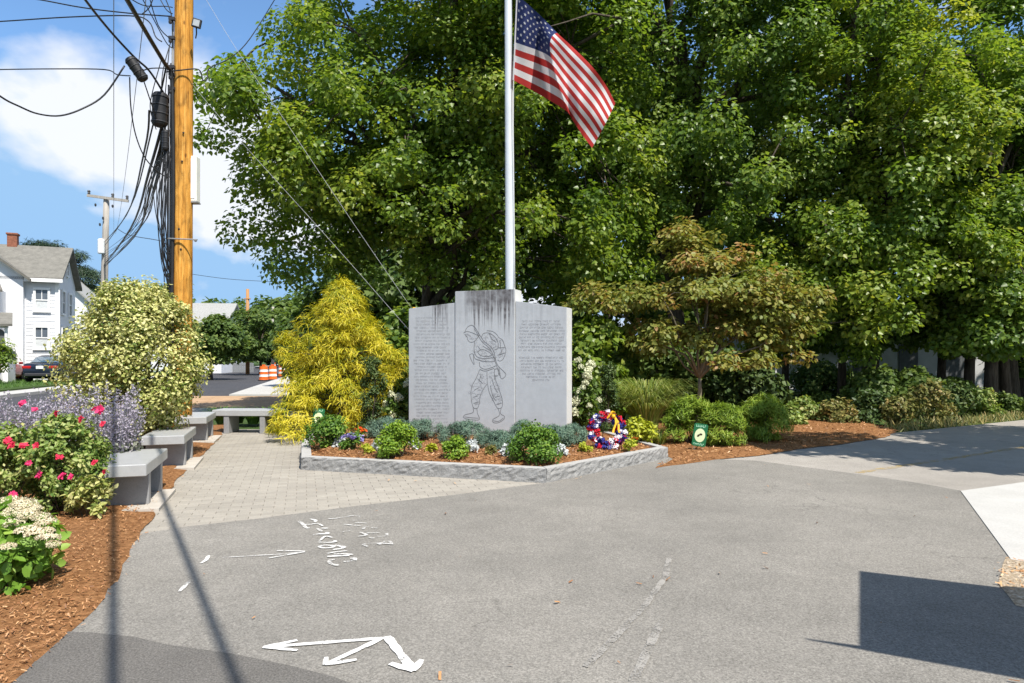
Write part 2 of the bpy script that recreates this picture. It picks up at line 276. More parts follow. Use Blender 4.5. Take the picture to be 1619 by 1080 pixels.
# ------------------------------------------------------------------ mesh helpers
def tag(o, label=None, cat=None, group=None, kind=None):
    if label: o['label'] = label
    if cat: o['category'] = cat
    if group: o['group'] = group
    if kind: o['kind'] = kind
    return o
def link(name, me, parent=None, mat=None):
    o = bpy.data.objects.new(name, me); COL.objects.link(o)
    if parent: o.parent = parent
    if mat is not None and me is not None:
        me.materials.append(MATS[mat] if isinstance(mat, str) else mat)
    return o
def empty(name, loc=(0, 0, 0), rz=0):
    o = bpy.data.objects.new(name, None); COL.objects.link(o); o.location = loc; o.rotation_euler = (0, 0, rz); o.empty_display_size = .1; return o
def copy_tree(o, parent=None):
    c = o.copy(); COL.objects.link(c)
    if parent: c.parent = parent
    for ch in o.children: copy_tree(ch, c)
    return c
class MB:
    def __init__(s): s.v = []; s.f = []; s.mi = []; s.cur = 0
    def add(s, vs, fs, M=None):
        b = len(s.v)
        for p in vs:
            p = Vector(p); s.v.append(tuple(M @ p) if M is not None else tuple(p))
        for q in fs: s.f.append([b+i for i in q]); s.mi.append(s.cur)
    def box(s, c, d, M=None, taper=1.0):
        x, y, z = d[0]/2, d[1]/2, d[2]/2; t = taper
        vs = [(c[0]+a*x*(t if e > 0 else 1), c[1]+b*y*(t if e > 0 else 1), c[2]+e*z) for e in (-1, 1) for a, b in ((-1, -1), (1, -1), (1, 1), (-1, 1))]
        s.add(vs, [(3, 2, 1, 0), (4, 5, 6, 7), (0, 1, 5, 4), (1, 2, 6, 5), (2, 3, 7, 6), (3, 0, 4, 7)], M)
    def bbox(s, c, d, b=.006, M=None):     # box with chamfered edges
        bm = bmesh.new(); bmesh.ops.create_cube(bm, size=1)
        for w in bm.verts: w.co = Vector((c[0]+w.co.x*d[0], c[1]+w.co.y*d[1], c[2]+w.co.z*d[2]))
        bmesh.ops.bevel(bm, geom=bm.edges[:], offset=b, segments=1, affect='EDGES')
        bm.verts.index_update(); s.add([w.co for w in bm.verts], [[w.index for w in f.verts] for f in bm.faces], M); bm.free()
    def tube(s, pts, rad, n=8, cap=True):
        pts = [Vector(p) for p in pts]; m = len(pts); b = len(s.v)
        rad = [rad]*m if isinstance(rad, (int, float)) else rad
        up = None
        for i, p in enumerate(pts):
            d = (pts[min(i+1, m-1)]-pts[max(i-1, 0)])
            d = d.normalized() if d.length > 1e-9 else Vector((0, 0, 1))
            if up is None: up = d.orthogonal().normalized()
            up = (up-d*up.dot(d)); up = up.normalized() if up.length > 1e-6 else d.orthogonal().normalized()
            w = d.cross(up)
            for j in range(n):
                a = 2*math.pi*j/n; s.v.append(tuple(p+(up*math.cos(a)+w*math.sin(a))*rad[i]))
        for i in range(m-1):
            for j in range(n):
                k2 = (j+1) % n; s.f.append([b+i*n+j, b+i*n+k2, b+(i+1)*n+k2, b+(i+1)*n+j]); s.mi.append(s.cur)
        if cap:
            s.f.append([b+j for j in range(n)][::-1]); s.mi.append(s.cur); s.f.append([b+(m-1)*n+j for j in range(n)]); s.mi.append(s.cur)
    def lathe(s, prof, c=(0, 0, 0), n=16, M=None):
        vs = []; fs = []
        for r, z in prof:
            for j in range(n):
                a = 2*math.pi*j/n; vs.append((c[0]+r*math.cos(a), c[1]+r*math.sin(a), c[2]+z))
        for i in range(len(prof)-1):
            for j in range(n):
                k2 = (j+1) % n; fs.append((i*n+j, i*n+k2, (i+1)*n+k2, (i+1)*n+j))
        fs.append(tuple(range(n))[::-1]); fs.append(tuple((len(prof)-1)*n+j for j in range(n))); s.add(vs, fs, M)
    def blob(s, c, r, sub=2, amp=.15, seed=0, M=None):
        bm = bmesh.new(); bmesh.ops.create_icosphere(bm, subdivisions=sub, radius=1); rs = random.Random(seed)
        vs = [(c[0]+w.co.x*r[0]*(1+rs.uniform(-amp, amp)), c[1]+w.co.y*r[1]*(1+rs.uniform(-amp, amp)), c[2]+w.co.z*r[2]*(1+rs.uniform(-amp, amp))) for w in bm.verts]
        bm.verts.index_update(); s.add(vs, [[w.index for w in f.verts] for f in bm.faces], M); bm.free()
    def poly(s, pts, M=None): s.add(pts, [tuple(range(len(pts)))], M)
    def prism(s, pts, z0, z1, M=None):
        n = len(pts); vs = [(p[0], p[1], z0) for p in pts]+[(p[0], p[1], z1) for p in pts]
        fs = [tuple(range(n))[::-1], tuple(range(n, 2*n))]+[(i, (i+1) % n, n+(i+1) % n, n+i) for i in range(n)]; s.add(vs, fs, M)
    def mesh(s, name='mesh', mats=None, smooth=False):
        me = bpy.data.meshes.new(name); me.from_pydata(s.v, [], s.f); me.update()
        if mats:
            for m in (mats if isinstance(mats, (list, tuple)) else [mats]): me.materials.append(MATS[m])
            if len(mats) > 1 and isinstance(mats, (list, tuple)): me.polygons.foreach_set('material_index', s.mi)
        if smooth: me.polygons.foreach_set('use_smooth', [True]*len(me.polygons))
        bm = bmesh.new(); bm.from_mesh(me); bmesh.ops.recalc_face_normals(bm, faces=bm.faces[:]); bm.to_mesh(me); bm.free()
        return me
    def build(s, name, mats, parent=None, smooth=False): return link(name, s.mesh(name, mats, smooth), parent)

TM = {
 'maple': (np.array([(0, 0, 0), (.46, .22, .07), (.30, .58, .03), (0, 1, -.08), (-.30, .58, .03), (-.46, .22, .07)], float), [(0, 1, 2, 3), (0, 3, 4, 5)]),
 'oval': (np.array([(0, 0, 0), (.30, .35, .05), (.22, .72, .02), (0, 1, -.06), (-.22, .72, .02), (-.30, .35, .05)], float), [(0, 1, 2, 3), (0, 3, 4, 5)]),
 'kite': (np.array([(0, 0, 0), (.3, .45, .05), (0, 1, -.04), (-.3, .45, .05)], float), [(0, 1, 2, 3)]),
 'needle': (np.array([(-.07, 0, 0), (.07, 0, 0), (.02, 1, -.1), (-.02, 1, -.1)], float), [(0, 1, 2, 3)]),
 'droop': (np.array([(-.05, 0, 0), (.05, 0, 0), (.06, .4, .02), (-.06, .4, .02), (.045, .75, -.14), (-.045, .75, -.14), (.01, 1.0, -.42), (-.01, 1.0, -.42)], float), [(0, 1, 2, 3), (3, 2, 4, 5), (5, 4, 6, 7)]),
 'chip': (np.array([(-.5, -.14, 0), (.5, -.1, .03), (.46, .16, .06), (-.44, .12, .02)], float), [(0, 1, 2, 3)]),
}
def unit(a): return a/np.maximum(np.linalg.norm(a, axis=1, keepdims=True), 1e-9)
def leaf_mesh(name, P, Nrm, Dir, size, var, mat, tm='maple'):
    """many small leaves in one mesh; P base points, Nrm leaf normals, Dir growth directions"""
    T, F = TM[tm]; P = np.asarray(P, float); n = len(P)
    Nn = unit(np.asarray(Nrm, float)); D = np.asarray(Dir, float); D = unit(D-(D*Nn).sum(1, keepdims=True)*Nn); X = np.cross(D, Nn)
    s = np.asarray(size, float).reshape(-1, 1, 1)*np.ones((n, 1, 1))
    V = P[:, None, :]+s*(T[None, :, 0:1]*X[:, None, :]+T[None, :, 1:2]*D[:, None, :]+T[None, :, 2:3]*Nn[:, None, :])
    kv = len(T); V = V.reshape(-1, 3)
    me = bpy.data.meshes.new(name); me.vertices.add(len(V)); me.vertices.foreach_set('co', V.astype(np.float32).ravel())
    fl = [len(f) for f in F]; flat = np.concatenate([np.array(f) for f in F]); per = len(flat)
    loops = (flat[None, :]+(np.arange(n)*kv)[:, None]).ravel().astype(np.int32)
    me.loops.add(len(loops)); me.loops.foreach_set('vertex_index', loops)
    st = np.concatenate([[0], np.cumsum(fl)[:-1]]); starts = (st[None, :]+(np.arange(n)*per)[:, None]).ravel().astype(np.int32)
    me.polygons.add(len(starts)); me.polygons.foreach_set('loop_start', starts)
    me.update(calc_edges=True)
    at2 = me.attributes.new('var', 'FLOAT', 'POINT'); at2.data.foreach_set('value', np.repeat(np.clip(var, 0, 1), kv).astype(np.float32))
    me.materials.append(MATS[mat]); return me
def rnd(n): return rng.normal(size=(n, 3))
def ball(n):
    d = unit(rnd(n)); return d*(rng.random((n, 1))**(1/3))

# ------------------------------------------------------------------ plants
def limb_path(a, b, sag=.12, n=5, jit=.06):
    a = Vector(a); b = Vector(b); L = (b-a).length; out = []
    for i in range(n+1):
        t = i/n; p = a.lerp(b, t); p.z += math.sin(t*math.pi)*L*sag
        if 0 < i < n: p += Vector((random.uniform(-1, 1), random.uniform(-1, 1), random.uniform(-1, 1)))*L*jit
        out.append(p)
    return out
def tree(name, label, base, crown, trunk_h, trunk_r, leaves, size, mat, group=None, clumps=140, crad=(.55, 1.0), zmin=2.5, flat=.55, barkm='bark', cat='tree', tm='maple', limbs=22, inner=.55, tint=0.0, lean=(0, 0), droop=.38):
    """crown = list of (centre, radii, weight) volumes that carry leaf clumps on real limbs"""
    t = empty(name, base); tag(t, label, cat, group); bx, by, bz = base
    W = np.array([c[2] for c in crown], float); W /= W.sum(); cs = []; tries = 0
    while len(cs) < clumps and tries < clumps*20:
        tries += 1; c, r, _ = crown[rng.choice(len(crown), p=W)]
        d = rng.normal(size=3); d /= np.linalg.norm(d); f = inner+(1-inner)*rng.random()**.6
        p = np.array(c)+d*np.array(r)*f*rng.uniform(.92, 1.08)
        if p[2] < zmin+rng.uniform(0, .8): continue
        cs.append((p, np.array(c)))
    P = []; N = []; D = []; V = []; per = leaves//len(cs)
    cen = np.mean([c for c, _ in cs], axis=0)
    for p, c in cs:
        rc = rng.uniform(*crad); m = int(per*(rc/np.mean(crad))**2*rng.uniform(.8, 1.2)); b = ball(m)
        off = b*np.array([rc, rc, rc*flat]); off[:, 2] -= droop*(b[:, 0]**2+b[:, 1]**2)*rc
        q = p+off; P.append(q)
        outw = unit((p-cen)[None, :])+np.array([0, 0, .5]); N.append(np.array([0, 0, .8])+.75*b+.35*outw+.55*rnd(m))
        D.append(b*np.array([1, 1, .3])+.6*rnd(m)+np.array([0, 0, -.55])); cv = rng.normal(.46+tint, .15)
        V.append(cv+rng.normal(0, .17, m))
    P = np.concatenate(P)-np.array(base); N = np.concatenate(N); D = np.concatenate(D); V = np.concatenate(V)
    link('crown', leaf_mesh('crown', P, N, D, size*rng.uniform(.7, 1.25, len(P)), V, mat, tm), t)
    mb = MB(); ml = MB(); th = trunk_h
    tp = [Vector((0, 0, -.15)), Vector((0, 0, .25))]+[Vector((lean[0]*i/4+random.uniform(-.08, .08)*trunk_r*4, lean[1]*i/4+random.uniform(-.08, .08)*trunk_r*4, th*i/4)) for i in range(1, 5)]
    mb.tube(tp, [trunk_r*1.35, trunk_r*1.08]+[trunk_r*(1-.14*i) for i in range(1, 5)], 10)
    top = tp[-1]; mb2 = mb
    forks = []
    order = sorted(cs, key=lambda q: -np.linalg.norm(q[0]-cen))
    for i in range(limbs):
        p = order[int(i*len(order)/limbs)][0]-np.array(base); st = tp[random.randint(3, 5)] if p[2] < th*1.3 else top
        path = limb_path(st, p, .10); r0 = trunk_r*random.uniform(.32, .55)
        ml.tube(path, [r0*(1-.85*j/(len(path)-1)) for j in range(len(path))], 6); forks.append(path)
    for p, _ in cs[::2]:
        p = Vector(p-np.array(base)); pa = min(forks, key=lambda q: (q[3]-p).length); s0 = min(pa[1:], key=lambda q: (q-p).length)
        ml.tube(limb_path(s0, p, .05, 3), [trunk_r*.10, trunk_r*.07, trunk_r*.05, trunk_r*.02], 4, False)
    mb.build('trunk', barkm, t, True); ml.build('limbs', barkm, t, True)
    return t
def bush(name, label, base, rad, h, leaves, size, mat, group=None, z0=.04, lumps=26, tm='oval', cat='shrub', stems=7, stem_r=.012, up=.3, var0=.5, vs=.2, shape='dome', barkm='bark', spike=.0, flat=.9, lump_r=.34):
    t = empty(name, base); tag(t, label, cat, group); P = []; N = []; D = []; V = []
    rx, ry = (rad, rad) if not isinstance(rad, tuple) else rad
    L = []
    for i in range(lumps):
        a = rng.uniform(0, 2*math.pi); u = (i+.5)/lumps
        if shape == 'dome': zz = u**.75; rr = math.sqrt(max(0.02, 1-zz**2.2))*(.86 if zz > .25 else .72+.5*zz)
        elif shape == 'cone': zz = u; rr = (1-zz)**.75*.9+.06
        elif shape == 'column': zz = u; rr = .72*(1-.5*max(0, zz-.75)/.25)
        else: zz = u**.9; rr = (1-abs(zz-.42)**2.0*2.2)*.9; rr = max(rr, .25)
        rr *= rng.uniform(.72, 1.05) if i % 4 else rng.uniform(.1, .6)
        L.append(np.array([math.cos(a)*rr*rx, math.sin(a)*rr*ry, z0+zz*(h-z0)*.92]))
    lr = lump_r*(rx+ry)/2; per = leaves//lumps
    for c in L:
        r = lr*rng.uniform(.75, 1.25); b = unit(rnd(per))*(rng.random((per, 1))**.5); q = c+b*np.array([r, r, r*flat])
        q[:, 2] = np.maximum(q[:, 2], .01+.05*rng.random(per)); P.append(q); N.append(.8*b+np.array([0, 0, up])+.5*rnd(per)+.4*unit((c*np.array([1, 1, .3]))[None, :]+1e-6))
        D.append(b+np.array([0, 0, up+spike])+.5*rnd(per)); V.append(rng.normal(var0, .10)+rng.normal(0, vs, per))
    P = np.concatenate(P); link('foliage', leaf_mesh('foliage', P, np.concatenate(N), np.concatenate(D), size*rng.uniform(.65, 1.3, len(P)), np.concatenate(V), mat, tm), t)
    if stems:
        mb = MB()
        for i in range(stems):
            c = Vector(L[rng.integers(len(L))]); a = Vector((c.x*.16, c.y*.16, -.03)); mb.tube(limb_path(a, c, .04, 4, .05), [stem_r*(1-.16*j) for j in range(5)], 5)
        mb.build('stems', barkm, t, True)
    return t
def blades(name, label, base, rad, h, n, width, mat, group=None, cat='grass', arch=.6, seg=5):
    t = empty(name, base); tag(t, label, cat, group); vs = []; fs = []; va = []
    for i in range(n):
        a = rng.uniform(0, 2*math.pi); r0 = rad*.22*math.sqrt(rng.random()); L = h*rng.uniform(.6, 1.1); out = rad*rng.uniform(.3, 1.05); w = width*rng.uniform(.6, 1.2)
        d = np.array([math.cos(a), math.sin(a), 0]); sd = np.array([-d[1], d[0], 0])*w/2; b0 = len(vs); cv = rng.random()
        for j in range(seg+1):
            u = j/seg; p = d*(r0+out*u**1.6)+np.array([0, 0, L*(u-arch*.55*u**3)]); ww = (1-u**2.5)
            vs.append(tuple(p-sd*ww)); vs.append(tuple(p+sd*ww)); va += [cv, cv]
        for j in range(seg): fs.append((b0+2*j, b0+2*j+1, b0+2*j+3, b0+2*j+2))
    me = bpy.data.meshes.new('blades'); me.from_pydata(vs, [], fs); at2 = me.attributes.new('var', 'FLOAT', 'POINT'); at2.data.foreach_set('value', va)
    link('blades', me, t, mat); return t
def flower_mesh(mat, r, n=16, cup=.5, name='flower'):
    d = unit(rnd(n)*np.array([1, 1, .35])); k2 = rng.uniform(.1, 1, (n, 1)); P = d*np.array([1, 1, .2])*r*.12*k2
    return leaf_mesh(name, P, np.array([0, 0, 1.])+.6*rnd(n)*.5, d*np.array([1, 1, .2])+np.array([0, 0, cup])*rng.random((n, 1)), r*rng.uniform(.7, 1.05, n), rng.random(n), mat, 'maple')
def head_mesh(mat, r, hz, n=240, size=.018, name='head'):
    b = unit(rnd(n)); b[:, 2] = np.abs(b[:, 2])*1.0-.15; P = b*np.array([r, r, hz])
    return leaf_mesh(name, P, b+.4*rnd(n), rnd(n), size*rng.uniform(.7, 1.3, n), rng.random(n), mat, 'kite')

# ------------------------------------------------------------------ ground, paving, paths
def sheet(name, pts, z, mat, sub=None):
    bm = bmesh.new(); vs = [bm.verts.new((p[0], p[1], z)) for p in pts]; f = bm.faces.new(vs); bmesh.ops.triangulate(bm, faces=[f]); bmesh.ops.recalc_face_normals(bm, faces=bm.faces[:])
    for f in bm.faces:
        if f.normal.z < 0: f.normal_flip()
    me = bpy.data.meshes.new(name); bm.to_mesh(me); bm.free(); o = link(name, me, None, mat); tag(o, kind='structure'); return o
def inpoly(x, y, P):
    c = False; n = len(P)
    for i in range(n):
        x1, y1 = P[i]; x2, y2 = P[(i+1) % n]
        if (y1 > y) != (y2 > y) and x < (x2-x1)*(y-y1)/(y2-y1)+x1: c = not c
    return c
def bed(name, poly, z0, zin, mat='mulch_base', step=.25, jit=.03, parent=None, edge=.25):
    P = []; n = len(poly)
    for i in range(n):
        a = Vector(poly[i]); b = Vector(poly[(i+1) % n]); m = max(1, int((b-a).length/.18))
        for j in range(m):
            q = a.lerp(b, j/m)
            if j: q = q+Vector((random.uniform(-jit, jit), random.uniform(-jit, jit)))
            P.append(q)
    nb = len(P); bp = [tuple(p) for p in P]; xs = [p.x for p in P]; ys = [p.y for p in P]; x = min(xs)
    while x < max(xs):
        y = min(ys)
        while y < max(ys):
            qx, qy = x+random.uniform(-.3, .3)*step, y+random.uniform(-.3, .3)*step
            if inpoly(qx, qy, bp): P.append(Vector((qx, qy)))
            y += step
        x += step
    vo, eo, fo, *_ = delaunay_2d_cdt(P, [(i, (i+1) % nb) for i in range(nb)], [list(range(nb))], 1, 1e-5)
    B = np.array(bp); vs = []
    for q in vo:
        d = float(np.min(np.hypot(B[:, 0]-q.x, B[:, 1]-q.y))); t = min(1, d/edge) if d > .02 else 0
        vs.append((q.x, q.y, z0+(zin-z0)*t+(random.uniform(-.012, .012) if t > 0 else 0)))
    me = bpy.data.meshes.new(name); me.from_pydata(vs, [], fo); me.polygons.foreach_set('use_smooth', [True]*len(me.polygons)); o = link(name, me, parent, mat)
    if parent is None: tag(o, kind='structure')
    return o, bp, vs
def inpoly_v(X, Y, P):
    c = np.zeros(len(X), bool); n = len(P)
    for i in range(n):
        x1, y1 = P[i]; x2, y2 = P[(i+1) % n]
        if y1 == y2: continue
        c ^= ((y1 > Y) != (y2 > Y)) & (X < (x2-x1)*(Y-y1)/(y2-y1)+x1)
    return c
def chips(bp, n, z0, zin, near=None, size=.045, edge=.25, name='bark_chips', spill=.0):
    B = np.array(bp); lo = B.min(0); hi = B.max(0); out = []; tot = 0
    while tot < n:
        q = rng.uniform(lo, hi, (40000, 2))
        if near: q = q[rng.random(len(q)) < np.minimum(1, (near/np.maximum(1., q[:, 1]))**2)]
        j = q+rng.normal(0, spill+1e-6, q.shape); q = q[inpoly_v(j[:, 0], j[:, 1], bp)][:n-tot]
        d = np.full(len(q), 9.)
        for b_ in B: d = np.minimum(d, np.hypot(q[:, 0]-b_[0], q[:, 1]-b_[1]))
        ins = inpoly_v(q[:, 0], q[:, 1], bp); z = np.where(ins, z0+(zin-z0)*np.minimum(1, d/edge), .012)+.006+rng.random(len(q))*.012
        out.append(np.column_stack([q, z])); tot += len(q)
    P = np.concatenate(out); m = len(P)
    return link(name, leaf_mesh(name, P, np.array([0, 0, 1.])+.38*rnd(m), rnd(m), size*rng.uniform(.4, 1.5, m), rng.beta(2, 2.2, m), 'mulch_chip', 'chip'))

sheet('ground', [(-700, -200), (700, -200), (700, 1200), (-700, 1200)], -.06, 'grass_ground')
# rail trail (pale old asphalt) and its yellow centre line
trail = [(1.6, 7.6), (3.2, 8.0), (4.6, 6.4), (30, 22.6), (30, 28.0), (12.0, 16.0), (7.63, 13.35), (5.4, 11.9), (3.6, 10.6), (2.0, 9.6)]
sheet('trail', trail, -.002, 'asphalt_old')
lot = [g2(215, 846), g2(300, 833), g2(400, 822), g2(480, 811.5), g2(570, 800), g2(720, 783), g2(866, 763.5), (1.2, 8.9), (2.3, 10.0), g2(1140, 727), g2(1195, 729), g2(1240, 735), g2(1340, 748), g2(1450, 764), g2(1522, 777), g2(1560, 830), g2(1602, 888), (4.2, 3.2), (9, 2.5), (9, -14), (-9, -14), (-9, 5.3), (-3.8, 5.55)]
sheet('asphalt_lot', lot, .006, 'asphalt')
patch = [g2(105, 1001), g2(150, 1003), g2(215, 1010), g2(260, 1021), g2(330, 1031), g2(375, 1038), g2(420, 1047), g2(470, 1058), g2(520, 1071), g2(560, 1085), (-.35, 1.5), (0, -6), (-6, -6), (-6, 3.8)]
sheet('asphalt_patch', patch, .0095, 'asphalt_dark')
cs_ = [g2(1519, 778), g2(1619, 764), (14, 12.6), (14, 7.0), (6.2, 6.0), (4.1, 4.55), g2(1599, 888)]
m = MB(); m.prism(cs_, -.05, .014); tag(m.build('concrete_walk', 'concrete'), kind='structure')
gv = [g2(1590, 884), g2(1640, 893), (6.3, 5.9), (8.5, 5.0), (8.5, 2.2), (3.6, 2.9), (3.5, 3.6), g2(1606, 960), g2(1578, 925)]
gravel, gbp, _ = bed('gravel_verge', gv, .010, .03, 'gravel', .2, .04)
P = []
while len(P) < 2600:
    q = rng.uniform((3.0, 2.8), (5.6, 5.6))
    if inpoly(q[0]+rng.normal(0, .05), q[1]+rng.normal(0, .05), gbp): P.append((q[0], q[1], .016+.012*rng.random()))
P = np.array(P); n_ = len(P)
tag(link('pebbles', leaf_mesh('pebbles', P, np.array([0, 0, 1.])+.5*rnd(n_), rnd(n_), .03*rng.uniform(.4, 1.4, n_), .55+.45*rng.random(n_), 'mulch_chip', 'chip')), 'loose tan pebbles and wood scraps beside the white concrete walk', 'gravel', kind='stuff')

# pavers: running bond along the path
pav = [g2(215, 848), g2(300, 835), g2(400, 824), g2(570, 802), g2(720, 785), g2(866, 766), (.55, 8.4), (-2.6, 9.35), (-3.05, 10.2), (-4.25, 13.75), (-5.85, 13.75), (-4.95, 11.0), (-4.2, 8.7), (-3.7, 7.3), (-3.45, 6.5)]
base = sheet('paved_path', [(-6.4, 14.0), (-3.0, 14.0), (.9, 8.6), (.9, 7.3), (-3.4, 5.2), (-4.2, 5.6), (-4.9, 8)], -.012, 'paver_sand')
ang = R(17); ca, sa = math.cos(ang), math.sin(ang)
def slot(i, j): 
    x = i*.204+(.102 if j % 2 else 0); y = j*.104
    return (-3.4+ca*x-sa*y, 6.0+sa*x+ca*y)
cand = []
pin = [(p[0], p[1]) for p in pav]; cxp = np.mean([p[0] for p in pin]); cyp = np.mean([p[1] for p in pin])
PB = np.array(pin)
for i in range(-30, 60):
    for j in range(-40, 110):
        x, y = slot(i, j)
        ok = inpoly(x, y, pin)
        if not ok:
            for a_, b_ in ((.09, 0), (-.09, 0), (0, .05), (0, -.05)):
                if inpoly(x+a_, y+b_, pin): ok = True
        if ok: cand.append((y, x))
cand.sort()
pm = MB(); pm.bbox((0, 0, -.02), (.2015, .1015, .04), .003); pme = pm.mesh('paver', 'paver')
far = MB(); fvar = []
for q, (y, x) in enumerate(cand):
    dz = random.uniform(-.0015, .0012)
    if q < 300:
        o = link('paver', pme, base); o.location = (x, y, dz); o.rotation_euler = (random.uniform(-.006, .006), random.uniform(-.004, .004), ang+random.uniform(-.006, .006))
    else:
        M = Matrix.Translation((x, y, dz)) @ Matrix.Rotation(ang+random.uniform(-.006, .006), 4, 'Z'); n0 = len(far.v)
        vs = [M @ Vector((a*.0995, b*.0495, 0)) for a, b in ((-1, -1), (1, -1), (1, 1), (-1, 1))]+[M @ Vector((a*.1008, b*.0508, -.012)) for a, b in ((-1, -1), (1, -1), (1, 1), (-1, 1))]
        far.add(vs, [(0, 1, 2, 3), (0, 4, 5, 1), (1, 5, 6, 2), (2, 6, 7, 3), (3, 7, 4, 0)]); fvar += [random.random()]*8
fo = far.build('pavers', 'paver', base); av = fo.data.attributes.new('var', 'FLOAT', 'POINT'); av.data.foreach_set('value', fvar); fo['kind'] = 'stuff'

# mulch beds
lb = [g2(24, 1082), g2(60, 1048), g2(112, 1001), g2(130, 985), g2(165, 948), g2(192, 905), g2(205, 872), g2(222, 842), g2(246, 815), (-3.42, 6.5), (-3.68, 7.3), (-3.95, 8.0), (-4.17, 8.72), (-4.5, 9.8), (-4.86, 11.0), (-5.3, 12.4), (-5.75, 13.6), (-5.9, 14.6), (-8.6, 15.2), (-9.5, 10), (-8, 4), (-5, 1.0), (-2.3, 1.2)]
lbed, lbp, _ = bed('mulch_bed', lb, .008, .04, 'mulch_base', .3, .02)
tag(chips(lbp, 60000, .008, .04, 3.0, .021, spill=.03), 'loose reddish bark mulch under the roses and benches', 'mulch', kind='stuff')
rb = [g2(1036, 741), g2(1080, 735), g2(1130, 727.5), g2(1200, 721), g2(1260, 711), g2(1330, 703), g2(1400, 692), (7.7, 13.6), (7.9, 15.5), (4.5, 17.0), (-3.2, 17), (-4.4, 14.3), (-4.2, 13.7), (-3.0, 10.0), (2.2, 10.9), (2.3, 9.75)]
rbed, rbp, _ = bed('mulch_bed', rb, .008, .05, 'mulch_base', .35, .02)
tag(chips(rbp, 15000, .008, .05, 9.0, .038, spill=.03), 'loose bark mulch between the planter and the trail', 'mulch', kind='stuff')
# fallen leaves and twigs on the asphalt
P = np.stack([rng.uniform(-3, 5, 60), rng.uniform(2.6, 9.5, 60), np.full(60, .018)], 1)
tag(link('litter', leaf_mesh('litter', P, np.array([0, 0, 1.])+.25*rnd(60), rnd(60), rng.uniform(.015, .05, 60), rng.random(60), 'mulch_chip', 'chip')), 'stray wood chips and dead leaves scattered over the asphalt', 'litter', kind='stuff')

# street behind on the left: new asphalt, walks, dirt strip
def strip(name, x0, x1, y0, y1, z, mat, slope=-.25, yr=26.5):
    return sheet(name, [(x0+slope*(y0-yr), y0), (x1+slope*(y0-yr), y0), (x1+slope*(y1-yr), y1), (x0+slope*(y1-yr), y1)], z, mat)
strip('street', -19.0, -11.0, 5, 400, -.03, 'asphalt_new')
def walk(name, x0, x1, y0, y1, z, slope=-.25, yr=26.5):
    m = MB(); m.prism([(x0+slope*(y0-yr), y0), (x1+slope*(y0-yr), y0), (x1+slope*(y1-yr), y1), (x0+slope*(y1-yr), y1)], -.06, z); return tag(m.build(name, 'concrete'), kind='structure')
walk('far_sidewalk', -20.6, -19.0, 5, 300, .09)
walk('near_sidewalk', -11.0, -8.4, 26.6, 90, .03)
sheet('dirt_strip', [(-13.5, 20.2), (-2.0, 20.0), (-2.0, 26.4), (-11.0, 26.4), (-13.6, 26.4)], -.02, 'dirt')
sheet('back_lane', [(-12, 17.6), (-4, 17.2), (-4, 20.1), (-12, 20.3)], -.025, 'asphalt_old')
m = MB(); m.prism([(-21.0, 24), (-20.4, 27), (-23.2, 38), (-32, 70), (-75, 70), (-75, 24)], -.06, .16); tag(m.build('house_lawn', 'grass_ground'), kind='structure')

# ------------------------------------------------------------------ painted marks on the asphalt
def ribbon(mb, pts, w, z=.0125):
    pts = [Vector((p[0], p[1], 0)) for p in pts]
    if not isinstance(w, list):
        q = [pts[0]]
        for a_, b_ in zip(pts, pts[1:]):
            m_ = max(1, min(60, int((b_-a_).length/.035))); q += [a_.lerp(b_, j/m_) for j in range(1, m_+1)]
        pts = q; w = [w*random.uniform(.78, 1.16)*(.7 if i in (0, len(q)-1) else 1) for i in range(len(q))]
    b = len(mb.v); n = len(pts)
    for i, p in enumerate(pts):
        d = (pts[min(i+1, n-1)]-pts[max(i-1, 0)]).normalized(); s = Vector((-d.y, d.x, 0))*(w[i] if isinstance(w, list) else w)*.5
        mb.v.append((p.x-s.x, p.y-s.y, z)); mb.v.append((p.x+s.x, p.y+s.y, z))
    for i in range(n-1): mb.f.append([b+2*i, b+2*i+1, b+2*i+3, b+2*i+2]); mb.mi.append(0)
def smooth(pts, k=3):
    out = []
    for i in range(len(pts)-1):
        a, b = pts[i], pts[i+1]; p0 = pts[max(i-1, 0)]; p3 = pts[min(i+2, len(pts)-1)]
        for j in range(k):
            t = j/k; out.append(tuple(.5*((2*a[q])+(-p0[q]+b[q])*t+(2*p0[q]-5*a[q]+4*b[q]-p3[q])*t*t+(-p0[q]+3*a[q]-3*b[q]+p3[q])*t**3) for q in range(len(a))))
    out.append(tuple(pts[-1])); return out
def word(name, strokes, w, mat, label):
    o0 = Vector(gp(*strokes[0][0])); t = empty(name, (o0.x, o0.y, 0)); tag(t, label, 'road marking')
    for q, s in enumerate(strokes):
        mb = MB(); ribbon(mb, [Vector(g2(*p))-o0.xy for p in smooth(s, 3)], w*rng.uniform(.8, 1.25), .0125+.0003*(q % 8)); mb.build('letter_stroke', mat, t)
def marks(name, strokes, w, mat, label, cat='road marking', z=.0125):
    mb = MB()
    for q, s in enumerate(strokes):
        ww = w
        if isinstance(s[0], (int, float)): ww = s[0]; s = s[1:]
        ribbon(mb, [g2(*p) for p in s], ww, z+.0002*(q % 6))
    return tag(mb.build(name, mat), label, cat)
AZ = [.0125]
def arrow_mark(tip, tail, b1, b2, label, w=.034):
    AZ[0] += .0004; return marks('painted_arrow', [(w, tail, tip), (w*.85, b1, tip), (w*.85, b2, tip)], w, 'paint_white', label, z=AZ[0])
arrow_mark((416, 1027), (612, 1012), (470, 1016), (470, 1032), 'white painted arrow shaft with swept-back head pointing towards the flower bed')
arrow_mark((514, 1055), (604, 1013), (516, 1043), (564, 1047), 'short white painted arrow between its two longer neighbours')
